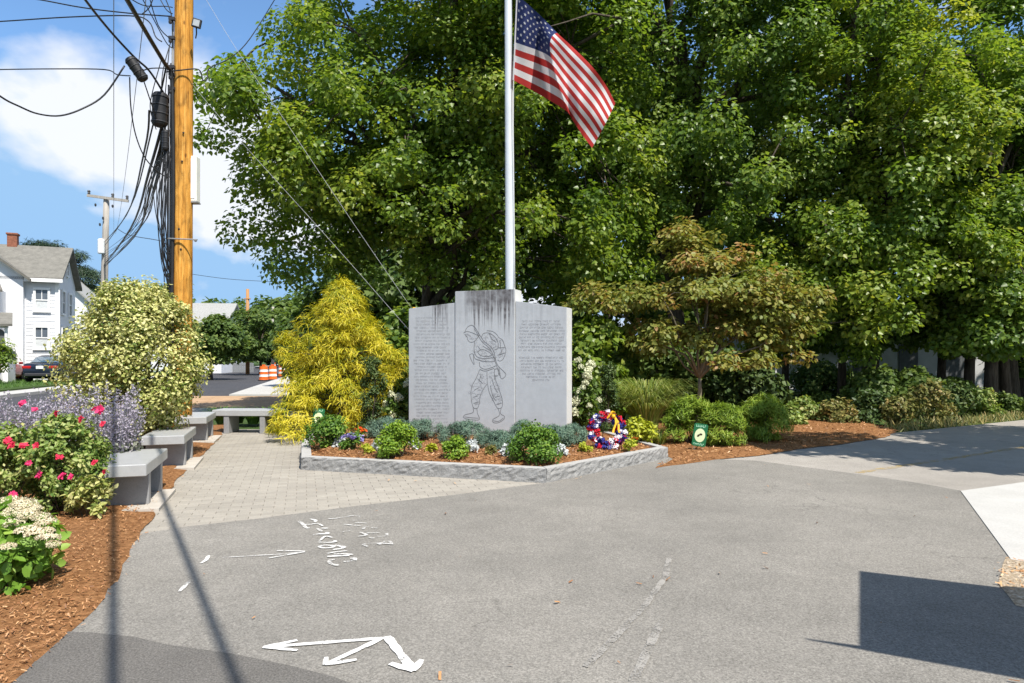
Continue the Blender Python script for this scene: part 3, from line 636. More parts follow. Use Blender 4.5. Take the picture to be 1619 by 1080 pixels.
arrow_mark((654, 1065), (612, 1010), (617, 1053), (667, 1047), 'thick white painted arrow pointing back across the open asphalt', .046)
def zs(*pts): return [(450+x/8.095, 790+y/8.095) for x, y in pts]
w1 = [zs((185, 290), (235, 330), (270, 372), (310, 385)), zs((330, 262), (400, 285), (380, 305)), zs((240, 335), (330, 335), (420, 322), (490, 355)), zs((415, 385), (480, 425)), zs((470, 385), (560, 385)),
      zs((355, 475), (430, 460), (550, 458), (535, 440)), zs((430, 560), (520, 572), (640, 562), (640, 545)), zs((445, 555), (520, 490), (615, 508)), zs((430, 622), (520, 640), (640, 620), (520, 600), (430, 622)),
      zs((640, 600), (745, 620), (740, 640), (620, 662)), zs((545, 710), (660, 690), (800, 675)), zs((630, 718), (760, 715), (875, 725)), zs((545, 750), (690, 742), (830, 735)),
      zs((690, 865), (610, 850), (570, 820), (590, 797), (640, 793)), zs((755, 815), (830, 815), (895, 800), (890, 775), (840, 778))]
word('painted_word', w1, .03, 'paint_worn', 'worn white hand-painted word, the bolder of the two rows of lettering')
w2 = [zs((560, 258), (640, 258), (860, 222), (940, 220), (965, 242), (930, 262)), zs((870, 285), (1000, 270)), zs((900, 312), (1050, 318)), zs((740, 330), (860, 345), (980, 352)), zs((740, 435), (870, 408)), zs((1010, 400), (1020, 370), (1080, 365)), zs((1110, 378), (1185, 385)),
      zs((960, 435), (1050, 475), (940, 490)), zs((1050, 445), (1215, 440)), zs((1080, 500), (1150, 515)), zs((1185, 490), (1290, 485), (1310, 450)), zs((990, 590), (1060, 620)), zs((990, 592), (1190, 575), (1400, 592)), zs((1185, 575), (1230, 595)), zs((1260, 560), (1340, 552), (1375, 590))]
word('painted_word', w2, .024, 'paint_faint2', 'fainter thin white hand-painted word beside the bolder lettering')
marks('chalk_arrow', [(.016, (352, 884), (400, 881), (440, 879), (470, 876)), (.022, (438, 873), (482, 874)), (.02, (425, 885), (482, 875))], .02, 'paint_worn', 'faint thin white chalk arrow next to the painted lettering')
marks('chalk_tick', [(.025, (318, 893), (326, 888), (330, 881))], .02, 'paint_white', 'small curved white chalk tick near the pavers')
marks('chalk_tick', [(.03, (284, 938), (300, 921))], .02, 'paint_worn', 'short straight pale chalk tick close to the mulch edge')
marks('tyre_scuff', [(.04, (1058, 884), (1052, 915), (1020, 960), (962, 1022), (925, 1058)), (.045, (1046, 985), (1020, 1040), (1000, 1085))], .05, 'paint_faint', 'pair of faint pale scuff tracks across the open asphalt', 'scuff')
yl = MB(); ribbon(yl, [(4.35, 8.62), (6.2, 9.75), (8.25, 11.05), (14, 14.7), (24, 21)], .11, .003)
tag(yl.build('centre_line', 'paint_yellow'), 'worn yellow centre line of the paved trail', 'road marking')

# ------------------------------------------------------------------ granite planter
PO = [(-2.73, 8.84), (.40, 7.90), (2.24, 9.80), (1.99, 10.75), (1.45, 12.9), (-3.75, 12.9), (-3.15, 10.2)]
def inset(poly, d):
    n = len(poly); out = []
    for i in range(n):
        p0, p1, p2 = (Vector(poly[(i+q) % n]) for q in (-1, 0, 1)); a = (p1-p0).normalized(); b = (p2-p1).normalized()
        na = Vector((-a.y, a.x)); nb = Vector((-b.y, b.x)); bis = (na+nb).normalized(); out.append(tuple(p1+bis*d/max(.3, bis.dot(na))))
    return out
PI_ = inset(PO, .13)
pl = empty('planter', (-.4, 10.4, 0)); tag(pl, 'low angled granite kerb planter round the memorial stone', 'planter')
for i in range(7):
    a, b = Vector(PO[i]), Vector(PO[(i+1) % 7]); c, d = Vector(PI_[(i+1) % 7]), Vector(PI_[i])
    L = (b-a).length; nx = max(6, int(L/.05)); mb = MB(); e = (b-a).normalized(); nr = Vector((e.y, -e.x)); H = .17
    g = .004/L; off = -Vector((-.4, 10.4))
    rows = [(0, -.05), (0, .02), (0, .055), (0, .09), (0, .125), (0, .152), (.035, .168), (.5, H), (1, H), (1, -.05)]
    for q in range(nx+1):
        t = g+(1-2*g)*q/nx; po = a.lerp(b, t)+off; pi2 = d.lerp(c, t)+off
        for r_, (f, z) in enumerate(rows):
            p = po.lerp(pi2, f)
            if 0 < r_ < 6: p = p+nr*random.uniform(-.009, .009)
            mb.v.append((p.x, p.y, z+(random.uniform(-.003, .003) if r_ in (5, 6) else 0)))
    nn = len(rows)
    for q in range(nx):
        for r_ in range(nn-1): mb.f.append([q*nn+r_, (q+1)*nn+r_, (q+1)*nn+r_+1, q*nn+r_+1]); mb.mi.append(1 if r_ >= 6 else 0)
    mb.f.append(list(range(nn))); mb.mi.append(0); mb.f.append([nx*nn+r_ for r_ in range(nn)][::-1]); mb.mi.append(0)
    mb.build('kerb_stone', ['granite_kerb', 'granite_kerb_top'], pl)
pbed, pbp, _ = bed('planter_bed', inset(PO, .125), .125, .185, 'mulch_base', .2, .0)
tag(chips(pbp, 14000, .125, .185, 9.0, .036), 'brown bark mulch filling the granite planter', 'mulch', kind='stuff')
BZ = .175

# ------------------------------------------------------------------ memorial stone
MROT = R(-21); MC = Vector((-.345, 11.15, 0)); MR = Vector((math.cos(MROT), math.sin(MROT), 0)); MN = Vector((math.sin(MROT), -math.cos(MROT), 0))
mon = empty('memorial_stone', MC, MROT); tag(mon, 'tall three-part grey granite memorial engraved with a walking soldier and lettering', 'monument')
TH = .30
def mon_pt(x, y, proud=0.0):
    """where the sight line of a measured mark meets the stone's front plane -> local (s, z)"""
    d = Vector(((x-809.5)/FPX, 1, -(y-HOR)/FPX)); f = MC+MN*proud; o = Vector((0, 0, CAMH)); t = (f-o).dot(MN)/d.dot(MN); p = o+d*t
    return ((p-MC).dot(MR), p.z)
def slab(name, s0, s1, z0, zt0, zt1, proud):
    bm = bmesh.new(); f = [bm.verts.new((s, y, z)) for y in (-proud, TH) for s, z in ((s0, z0), (s1, z0), (s1, zt1), (s0, zt0))]
    for q in ((0, 1, 2, 3), (7, 6, 5, 4), (0, 4, 5, 1), (1, 5, 6, 2), (2, 6, 7, 3), (3, 7, 4, 0)): bm.faces.new([f[i] for i in q])
    bmesh.ops.recalc_face_normals(bm, faces=bm.faces[:]); bmesh.ops.bevel(bm, geom=bm.edges[:], offset=.008, segments=2, affect='EDGES')
    me = bpy.data.meshes.new(name); bm.to_mesh(me); bm.free(); o = link(name, me, mon, 'granite_monument'); me.materials.append(MATS['granite_pale'])
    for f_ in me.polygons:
        if abs(f_.normal.x) > .9 or f_.normal.z > .8: f_.material_index = 1  # end and top faces take the paler granite
    return o
sL, zL = mon_pt(646, 488); sA, zA = mon_pt(720, 478.5); sB, zB = mon_pt(814.5, 476); sR, zR = mon_pt(896, 486); _, zT = mon_pt(768, 459)
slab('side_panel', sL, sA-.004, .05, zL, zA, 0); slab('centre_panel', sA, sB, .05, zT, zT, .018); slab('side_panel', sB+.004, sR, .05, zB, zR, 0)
def sv(*pts): return [(720+x/5.4, 480+y/5.4) for x, y in pts]
soldier = [sv((80, 242), (100, 205), (135, 185), (165, 200), (190, 240), (205, 275)), sv((70, 252), (100, 238), (150, 252), (200, 276)), sv((80, 260), (98, 282), (108, 312), (130, 330), (165, 322), (190, 292), (202, 272)), sv((88, 275), (100, 285)),
 sv((165, 330), (160, 380), (166, 425)), sv((150, 190), (176, 216), (242, 318), (318, 388), (350, 500), (372, 540), (430, 600), (410, 636), (386, 630), (346, 512), (300, 392), (225, 322), (165, 215)), sv((386, 630), (372, 545)),
 sv((222, 292), (240, 256), (290, 252), (340, 288), (365, 338), (362, 382), (335, 394)), sv((268, 232), (312, 236), (350, 260), (372, 290), (402, 310), (418, 352), (432, 402), (410, 470), (382, 490), (360, 482)), sv((380, 308), (386, 370), (392, 420), (360, 442)), sv((370, 380), (425, 372)), sv((290, 255), (310, 300), (350, 330)), sv((372, 440), (424, 420)),
 sv((158, 430), (170, 470), (230, 490), (300, 496), (336, 490), (332, 462), (250, 470), (190, 456), (165, 426)), sv((120, 436), (150, 430), (156, 480), (160, 522), (136, 482), (120, 436)), sv((190, 412), (230, 392), (280, 410), (312, 440), (262, 452), (212, 440), (190, 412)), sv((235, 360), (262, 380), (300, 400)), sv((190, 360), (215, 395)),
 sv((205, 500), (212, 540), (252, 560), (300, 550), (346, 530)), sv((208, 560), (256, 576), (332, 552)), sv((335, 560), (366, 560), (366, 612), (336, 612), (335, 560)), sv((350, 612), (330, 650)),
 sv((206, 568), (176, 640), (140, 710), (134, 790), (150, 880), (180, 896), (200, 870), (216, 780), (246, 720), (276, 682)), sv((190, 640), (232, 682)), sv((160, 740), (204, 716)), sv((148, 800), (192, 788)), sv((156, 852), (196, 838)), sv((220, 600), (205, 660)), sv((270, 580), (272, 680)),
 sv((276, 690), (290, 760), (330, 840), (360, 892), (396, 886), (402, 830), (376, 740), (346, 660), (332, 612)), sv((300, 700), (320, 790), (350, 830)), sv((338, 800), (382, 788)), sv((350, 862), (394, 848)), sv((310, 630), (330, 700), (360, 760)),
 sv((152, 888), (150, 930), (82, 950), (72, 974), (130, 990), (206, 990), (190, 940), (184, 896)), sv((76, 966), (140, 975), (200, 978)), sv((362, 892), (376, 930), (370, 960), (320, 990), (326, 1016), (370, 1016), (416, 986), (416, 960), (386, 940), (392, 890)), sv((322, 1000), (370, 1004), (412, 975))]
def on_stone(strokes, w, y, name, mat):
    mb = MB()
    for q, s in enumerate(strokes):
        p2 = [Vector((a, b)) for a, b in s]; b = len(mb.v); n = len(p2); yy = y-.0001*(q % 7)
        for i, p in enumerate(p2):
            d = (p2[min(i+1, n-1)]-p2[max(i-1, 0)]).normalized(); o = Vector((-d.y, d.x))*w/2
            mb.v.append((p.x-o.x, yy, p.y-o.y)); mb.v.append((p.x+o.x, yy, p.y+o.y))
        for i in range(n-1): mb.f.append([b+2*i, b+2*i+1, b+2*i+3, b+2*i+2]); mb.mi.append(0)
    return mb.build(name, mat, mon)
on_stone([[mon_pt(*p, .018) for p in smooth(s, 4)] for s in soldier], .0085, -.0195, 'soldier_engraving', 'engraved')
rg = random.Random(11); shade = []     # fine tooled texture inside the figure
for poly, cnt in (([(206, 568), (140, 710), (134, 790), (150, 880), (195, 870), (216, 780), (275, 682), (272, 580)], 60), ([(276, 690), (330, 840), (360, 890), (396, 880), (402, 830), (346, 660), (330, 570), (275, 580)], 55), ([(168, 330), (162, 420), (205, 500), (215, 545), (335, 535), (320, 400), (225, 320)], 60), ([(225, 290), (290, 252), (365, 300), (415, 350), (425, 420), (380, 485), (345, 440), (310, 385)], 70), ([(85, 260), (150, 255), (200, 276), (165, 320), (125, 328)], 14)):
    xs = [q[0] for q in poly]; ys = [q[1] for q in poly]; got = 0
    while got < cnt:
        x, y = rg.uniform(min(xs), max(xs)), rg.uniform(min(ys), max(ys))
        if not inpoly(x, y, poly): continue
        got += 1; a = rg.uniform(0, 6.28); L = rg.uniform(8, 22); shade.append(sv((x, y), (x+L*math.cos(a), y+L*math.sin(a)), (x+L*math.cos(a)+L*math.cos(a+1.1), y+L*math.sin(a)+L*math.sin(a+1.1))))
on_stone([[mon_pt(*p, .018) for p in smooth(q, 3)] for q in shade], .005, -.0189, 'tooled_texture', 'inscribed')['kind'] = 'stuff'
def lettering(lines, name):
    st = []; rs = random.Random(3)
    for x0, x1, y in lines:
        (a, z), (b, z2) = mon_pt(x0, y), mon_pt(x1, y); L = b-a; h = .027; x = 0; run = rs.randint(3, 9)
        while x < L:
            if run <= 0: x += .022; run = rs.randint(2, 9); continue
            zz = z+(z2-z)*x/L; w = rs.choice((.013, .016, .018)); k_ = rs.randint(0, 5); g = lambda u, v_: (a+x+u*w, zz+(v_-.5)*h)
            if k_ in (0, 1): st += [[g(0, 0), g(0, 1)], [g(0, 1), g(1, 1)], [g(0, .5), g(.8, .5)]]
            elif k_ == 2: st += [[g(0, 0), g(.5, 1)], [g(.5, 1), g(1, 0)]]
            elif k_ == 3: st += [[g(.5, 0), g(.5, 1)], [g(0, 1), g(1, 1)]]
            elif k_ == 4: st += [[g(0, 0), g(0, 1)], [g(1, 0), g(1, 1)], [g(0, 0), g(1, 0)], [g(0, 1), g(1, 1)]]
            else: st += [[g(0, 0), g(0, 1)], [g(0, 1), g(1, 0)], [g(1, 0), g(1, 1)]]
            x += w+.006; run -= 1
    on_stone(st, .0035, -.0012, name, 'inscribed')
rl = random.Random(5)
lettering([(654+rl.uniform(0, 5), 712-rl.uniform(0, 7), 503+i*5.15) for i in range(33)], 'inscription')
RY = [(826, 884, 508), (825, 886, 513), (822, 889, 518), (821, 892, 523.2), (822, 891, 528.4), (821, 892, 533.5), (823, 891, 538.6), (824, 888, 543.6), (820, 893, 548.8), (820, 892, 554), (821, 892, 565.5), (822, 891, 570.8), (824, 888, 575.8), (824, 888, 581), (823, 890, 586), (826, 886, 591), (832, 879, 596), (842, 868, 601)]
lettering(RY, 'inscription')

# ------------------------------------------------------------------ flagpole and flag
fb = at(807, 458, 12.0); ft = at(802.5, -140, 12.0); fd = (ft-fb).normalized()
fpb = fb-fd*(fb.z/fd.z)
fp = empty('flagpole', (fpb.x, fpb.y, 0)); tag(fp, 'tall tapered grey metal flagpole behind the memorial stone', 'flagpole')
H_ = 10.2; mb = MB(); mb.tube([fd*(H_*i/12/fd.z) for i in range(13)], [.086-.034*max(0, (i-4)/8) for i in range(13)], 20); mb.build('shaft', 'flagpole_metal', fp, True)
mb = MB(); mb.lathe([(.17, 0), (.17, .05), (.12, .09), (.092, .12)], (0, 0, 0), 24); mb.build('base_collar', 'flagpole_metal', fp, True)
mb = MB(); mb.blob(fd*(H_/fd.z)+Vector((0, 0, .09)), (.1, .1, .1), 3, 0); mb.build('finial', 'ribbon_gold', fp, True)
mb = MB(); hp = [at(817-5*t, -20+150*t+330*max(0, t-1), 11.88)-Vector((fpb.x, fpb.y, 0)) for t in (-.8, -.3, 0, .5, 1)]
hp += [at(811.5, 200, 11.9)-Vector((fpb.x, fpb.y, 0)), at(813.5, 400, 11.92)-Vector((fpb.x, fpb.y, 0)), at(813, 455, 11.9)-Vector((fpb.x, fpb.y, 0))]
mb.tube(hp, .006, 5); mb.build('halyard', 'white_metal', fp, True)
# flag surface: measured outline, folds in depth
FU = [0, .12, .26, .40, .55, .72, .87, 1.0]
FT = [(818, -8, 0), (835, 7, .06), (858, 28, -.06), (881, 52, .14), (906, 75, .06), (936, 105, .16), (957, 133, .04), (973, 163, .10)]
FM = [(815, 62, 0), (832, 68, .02), (851, 75, -.12), (870, 86, .20), (894, 116, .10), (919, 146, .20), (940, 172, .10), (956, 198, .14)]
FB = [(812, 127, 0), (836, 140, -.04), (866, 157, -.10), (896, 176, .16), (904, 188, .12), (913, 202, .18), (924, 218, .10), (936, 234, .12)]
def flag_pt(u, v):
    def ev(T):
        for i in range(len(FU)-1):
            if u <= FU[i+1]+1e-9:
                t = (u-FU[i])/(FU[i+1]-FU[i]); a, b = T[i], T[i+1]; p0, p3 = T[max(i-1, 0)], T[min(i+2, len(T)-1)]
                return [.5*(2*a[q]+(-p0[q]+b[q])*t+(2*p0[q]-5*a[q]+4*b[q]-p3[q])*t*t+(-p0[q]+3*a[q]-3*b[q]+p3[q])*t**3) for q in range(3)]
    a, m_, b = ev(FT), ev(FM), ev(FB); q = [(1-v)*(1-2*v)*a[i]+4*v*(1-v)*m_[i]+v*(2*v-1)*b[i] for i in range(3)]
    D = 11.88-q[2]*3.0+.05*math.sin(9*v+7*u)*min(1, 3*u)
    return at(q[0], q[1], D)
fo_ = flag_pt(0, 1)
flag = empty('flag', fo_); tag(flag, 'red white and blue striped flag with stars drooping from the pole', 'flag')
def flag_piece(name, u0, u1, v0, v1, mat, nu, nv, off=0):
    mb = MB()
    for i in range(nu+1):
        for j in range(nv+1):
            u = u0+(u1-u0)*i/nu; v_ = v0+(v1-v0)*j/nv; p = flag_pt(u, v_)-fo_; mb.v.append((p.x, p.y-off, p.z))
    for i in range(nu):
        for j in range(nv): a = i*(nv+1)+j; mb.f.append([a, a+1, a+nv+2, a+nv+1]); mb.mi.append(0)
    return mb.build(name, mat, flag, True)
for i in range(13):
    u0 = .40 if i < 7 else 0
    flag_piece('stripe', u0, 1.0, i/13, (i+1)/13, 'flag_red' if i % 2 == 0 else 'flag_white', int(60*(1-u0)), 3)
flag_piece('canton', 0, .40, 0, 7/13, 'flag_blue', 24, 18)
mb = MB()
for r_ in range(9):
    for c_ in range(6 if r_ % 2 == 0 else 5):
        u = .40*((c_*2+1 if r_ % 2 == 0 else c_*2+2)/12); v_ = 7/13*((r_+1)/10); pts = []
        for q in range(10):
            a = math.pi/2+q*math.pi/5; rr = .034 if q % 2 == 0 else .014
            p = flag_pt(min(1, max(0, u+rr*math.cos(a)/2.35)), min(1, max(0, v_-rr*math.sin(a)/1.45)))-fo_; pts.append((p.x, p.y-.006, p.z))
        c0 = flag_pt(u, v_)-fo_; mb = MB(); mb.add([(c0.x, c0.y-.006, c0.z)]+pts, [(0, 1+q, 1+(q+1) % 10) for q in range(10)]); mb.build('star', 'flag_white', flag)
mb = MB(); mb.tube([flag_pt(0, t)-fo_+Vector((-.006, 0, 0)) for t in (0, .25, .5, .75, 1)], .014, 6); mb.build('heading', 'flag_white', flag)

# ------------------------------------------------------------------ benches
def bench(loc, ang, label, L=1.2, first=None):
    t = empty('bench', (loc[0], loc[1], 0), ang); tag(t, label, 'bench', 'granite slab benches'); W = .50
    # local: x = across, y = along; origin at near right slab corner on the ground
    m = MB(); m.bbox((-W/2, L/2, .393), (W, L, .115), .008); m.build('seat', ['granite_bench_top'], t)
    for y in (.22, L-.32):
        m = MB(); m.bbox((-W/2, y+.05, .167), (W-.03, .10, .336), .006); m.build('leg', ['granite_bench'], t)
    return t
PA = math.atan2(1.78, 5.43)
bench((-3.44, 6.42), PA, 'granite slab bench beside the rose bush, its seat crossed by a thin shadow')
bench((-4.23, 8.81), PA, 'middle granite slab bench in the row, half under the variegated shrub')
bench((-5.17, 11.55), PA-.03, 'last granite slab bench of the row, next to the green strap-leaved clump')
bench((-4.50, 13.55), R(88), 'granite slab bench standing crosswise at the end of the paved path', 1.24)
for (x, y, a, w, l) in ((-3.30, 6.35, PA, .74, 1.1), (-4.08, 8.74, PA, .74, 1.1), (-5.02, 11.48, PA-.03, .74, 1.1)):
    m = MB(); M = Matrix.Translation((x, y, 0)) @ Matrix.Rotation(a, 4, 'Z'); pts = [M @ Vector(p) for p in ((-w, .08, 0), (0, .08, 0), (0, l, 0), (-w, l, 0))]
    m.prism([(p.x, p.y) for p in pts], -.05, .034); tag(m.build('bench_pad', 'pad_concrete'), kind='structure')

# ------------------------------------------------------------------ planter shrubs and flowers
def on(x, y, z=BZ): 
    p = gp(x, y, z); return (p.x, p.y, z-.02)
def wide(px, D): return px/FPX*D
GB = 'clipped boxwood mounds in the planter'
bush('boxwood', 'broad bright green boxwood mound at the corner of the planter by the purple flowers', on(524, 706), (.40, .34), .42, 4200, .042, 'box_leaf_dark', GB, vs=.22)
bush('boxwood', 'yellow-green boxwood ball between two white flower tufts, under the lettered side of the stone', on(628, 722), (.30, .28), .44, 4200, .036, 'box_leaf', GB, up=.5, spike=.5, vs=.2)
bush('boxwood', 'smallest low yellow-green boxwood cushion in front of the engraved soldier', on(719, 724), (.21, .20), .28, 2600, .032, 'box_leaf', GB, up=.5, spike=.5)
bush('boxwood', 'large dark green boxwood mound in front of the right-hand joint of the stone', on(845, 730), (.35, .32), .44, 4600, .038, 'box_leaf_dark', GB, up=.4, spike=.3)
GJ = 'blue-green spreading junipers at the foot of the stone'
for (x, y, rx, h, jl) in ((612, 693, .42, .36, 'blue-green juniper between the dark columnar shrub and the yellow-green boxwood ball'), (668, 696, .45, .34, 'blue-green juniper under the long lettered panel of the stone'), (735, 701, .45, .36, 'blue-green juniper under the engraved soldier, behind the smallest boxwood cushion'), (790, 709, .36, .26, 'lowest blue-green juniper in front of the soldier panel, where bare stone shows'), (872, 708, .36, .34, 'blue-green juniper behind the large dark boxwood, under the short lettered panel'), (905, 702, .26, .32, 'small blue-green juniper at the stone corner beside the hydrangea and wreath'), (828, 700, .2, .38, 'single upright blue-green juniper sprig at the stone joint by the large dark boxwood')):
    bush('juniper', jl, on(x, y), (rx*1.15, .34), h*.92, 6000, .05, 'juniper_leaf', GJ, tm='droop', up=.35, spike=.3, lumps=40, lump_r=.20, vs=.24)
def flowers(name, label, base, rad, h, n, pet, leafm, r=.03, group=None, leaves=700, lsize=.04, cat='flowers', fm=None, cup=.6, zlo=.55):
    t = bush(name, label, base, rad, h, leaves, lsize, leafm, group, lumps=12, stems=4, stem_r=.004, cat=cat)
    ms = fm or [flower_mesh(pet, r, 12, cup, 'blossom') for _ in range(3)]
    for i in range(n):
        a = rng.uniform(0, 2*math.pi); q = math.sqrt(rng.random())*.95; rr = rad if not isinstance(rad, tuple) else sum(rad)/2
        o = link('blossom', ms[i % len(ms)], t); o.location = (math.cos(a)*q*rr, math.sin(a)*q*rr, h*(zlo+(1.02-zlo)*math.sqrt(max(0, 1-q*q))+.02*rng.random())); o.rotation_euler = (R(rng.uniform(0, 40)), 0, rng.uniform(0, 6.3)); s = rng.uniform(.75, 1.25); o.scale = (s, s, s)
    return t
flowers('pansies', 'cushion of lilac purple flowers beside the corner boxwood', on(557, 712), (.19, .16), .24, 34, 'petal_purple', 'box_leaf_dark', .034)
for (x, y, l) in ((540, 708, 'white silvery-leaved tuft touching the lilac purple flowers'), (599, 714, 'white silvery-leaved tuft to one side of the yellow-green boxwood ball, nearer the lilac flowers'), (655, 712, 'white silvery-leaved tuft between the yellow-green boxwood ball and the junipers'), (746, 716, 'white silvery-leaved tuft beside the smallest boxwood cushion'), (801, 723, 'white silvery-leaved tuft against the large dark boxwood mound, facing the smallest cushion'), (886, 722, 'white silvery-leaved tuft between the large dark boxwood mound and the wreath')):
    bush('dusty_miller', l, on(x, y), .085, .17, 420, .05, 'silver_leaf', 'white silvery tufts', lumps=9, stems=3, stem_r=.004, cat='plant', up=.7, spike=.6)
flowers('red_flowers', 'small orange-red flowers behind the lilac cushion', on(569, 698), (.10, .09), .22, 9, 'petal_orange', 'box_leaf_dark', .04, leaves=260)
flowers('red_flowers', 'small red flowers at the foot of the wreath on the stone side', on(917, 702), (.10, .09), .15, 9, 'petal_red', 'box_leaf_dark', .04, leaves=240)
flowers('red_flowers', 'single small orange flower beside the planter kerb past the wreath', on(1003, 706), (.05, .05), .14, 3, 'petal_orange', 'box_leaf_dark', .045, leaves=120)
for (x, y, r_, h, l) in ((527, 704, .07, .12, 'low straggly yellow-green seedling in front of the corner boxwood'), (582, 717, .09, .12, 'low yellow-green seedling under the lilac purple flowers'), (680, 716, .09, .13, 'low yellow-green seedling between the ball and the cushion boxwoods'), (778, 720, .10, .12, 'low bronze-green seedling between the cushion and the large dark boxwood'), (922, 716, .10, .14, 'low yellow seedling in front of the red flowers by the wreath'), (996, 712, .10, .16, 'small green tuft beside the wreath under the orange flower')):
    bush('seedling', l, on(x, y), r_, h, 200, .045, 'chartreuse_leaf' if 'bronze' not in l else 'dry_leaf', 'low seedlings in the planter mulch', lumps=8, stems=2, stem_r=.003, cat='plant', up=.6, spike=.3)
bush('coreopsis', 'bright chartreuse leafy clump behind the wreath', on(1008, 697), (.30, .24), .34, 1500, .06, 'chartreuse_leaf', None, lumps=18, cat='plant', up=.5)
bush('column_shrub', 'narrow dark green columnar shrub in front of the golden thread cypress', (at(588, 700, 11.5).x, 11.5, .12), (.24, .22), 1.42, 6200, .035, 'yew_leaf', 'narrow columnar shrubs', shape='column', lumps=44, up=.5, spike=.7, lump_r=.42)
bush('column_shrub', 'narrow dark green columnar shrub between the hydrangea and the fountain grass', (at(958, 690, 12.0).x, 12.0, .12), (.22, .20), 1.30, 6000, .035, 'yew_leaf', 'narrow columnar shrubs', shape='column', lumps=44, up=.5, spike=.7, lump_r=.42)
def hydrangea(base, rad, h, label, heads):
    t = bush('hydrangea', label, base, rad, h, 2600, .085, 'hydrangea_leaf', 'white panicle hydrangeas', lumps=30, shape='oval', stem_r=.009)
    ms = [head_mesh('petal_white', .055, .085, 150, .03, 'flower_head') for _ in range(3)]
    for i in range(heads):
        a = rng.uniform(math.pi, 2*math.pi) if i % 4 else rng.uniform(0, 6.28); z = h*(.25+.75*i/heads); o = link('flower_head', ms[i % 3], t)
        rr = 1.02*(1-.55*(i/heads)**3); o.location = (math.cos(a)*rad[0]*rr, math.sin(a)*rad[1]*rr, z); o.rotation_euler = (R(rng.uniform(-25, 25)), R(rng.uniform(-25, 25)), 0); s = rng.uniform(.8, 1.35); o.scale = (s, s, s)
hydrangea((at(918, 690, 11.6).x+.02, 11.7, .12), (.30, .26), 1.32, 'white-flowered hydrangea against the end of the memorial stone by the wreath', 26)
hydrangea((at(642, 690, 12.4).x-.1, 12.5, .12), (.26, .24), .95, 'white-flowered hydrangea between the stone and the golden thread cypress', 12)

# wreath on an easel
WC = Vector((at(959, 682, 9.55).x, 9.55, .428)); wr = empty('wreath', (WC.x, WC.y, BZ-.02), R(8)); tag(wr, 'red white and blue flower wreath with a gold bow on a wire easel', 'wreath')
Wm = Matrix.Translation((0, 0, WC.z-BZ+.02)) @ Matrix.Rotation(R(-14), 4, 'X')
mb = MB(); mb.tube([Wm @ Vector((.205*math.cos(a), 0, .205*math.sin(a))) for a in np.linspace(0, 2*math.pi, 25)], .03, 6, False); mb.build('ring', 'steel_dark', wr, True)
def puff(mat, r, seed):
    n = 46; d = unit(rnd(n)); me = leaf_mesh('puff', d*r*.55, d+.3*rnd(n), d+.8*rnd(n), r*.75*rng.uniform(.7, 1.1, n), np.full(n, .5), mat, 'maple'); return me
PF = {c: [puff('silk_'+c, .057, q) for q in range(3)] for c in ('red', 'white', 'blue')}
cyc = ['white', 'red', 'blue', 'red', 'white', 'blue', 'blue', 'red', 'white', 'blue', 'red', 'white', 'blue', 'red', 'white', 'blue', 'red', 'blue', 'white', 'red', 'blue']
for i in range(68):
    a = i/68*4*math.pi+.05*rng.normal(); rr = .205+(-.036 if i % 2 else .036)+.008*rng.normal(); c = cyc[(i*5) % 21]
    if .9 < (a % (2*math.pi)) < 1.3 and i % 3: continue
    o = link('wreath_flower', PF[c][i % 3], wr); o.location = Wm @ Vector((rr*math.cos(a), -.035-.02*rng.random(), rr*math.sin(a))); o.rotation_euler = tuple(rng.uniform(0, 6, 3)); s = rng.uniform(.8, 1.12); o.scale = (s, s, s)
mb = MB()
for sgn in (-1, 1):
    for q in range(2):
        pts = [Wm @ Vector((.085+sgn*(.10*math.sin(t*math.pi))*(1-.25*q), -.09-.03*math.sin(t*math.pi*1.0), .19+.05*math.cos(t*2*math.pi)*(1-.4*t)+.02*q)) for t in np.linspace(0, 1, 9)]
        for i in range(8):
            a, b = pts[i], pts[i+1]; mb.add([a+Vector((0, -.02, 0)), b+Vector((0, -.02, 0)), b+Vector((0, .025, .01)), a+Vector((0, .025, .01))], [(0, 1, 2, 3)])
for (x, z) in ((.05, -.02), (.14, -.04)):
    pts = [Wm @ Vector((.09+(x-.07)*t+.02*math.sin(5*t), -.10, .18-.22*t)) for t in np.linspace(0, 1, 6)]
    for i in range(5): a, b = pts[i], pts[i+1]; mb.add([a, b, b+Vector((.03, .005, 0)), a+Vector((.03, .005, 0))], [(0, 1, 2, 3)])
mb.blob(Wm @ Vector((.085, -.10, .19)), (.03, .03, .03), 2, .1); mb.build('bow', 'ribbon_gold', wr)
for a, b in (((-.16, .02, .36), (-.22, -.04, -.04)), ((.16, .02, .36), (.22, -.04, -.04)), ((0, .06, .44), (0, .34, -.04))):
    mb = MB(); mb.tube([a, b], .005, 5); mb.build('easel_leg', 'steel_dark', wr)

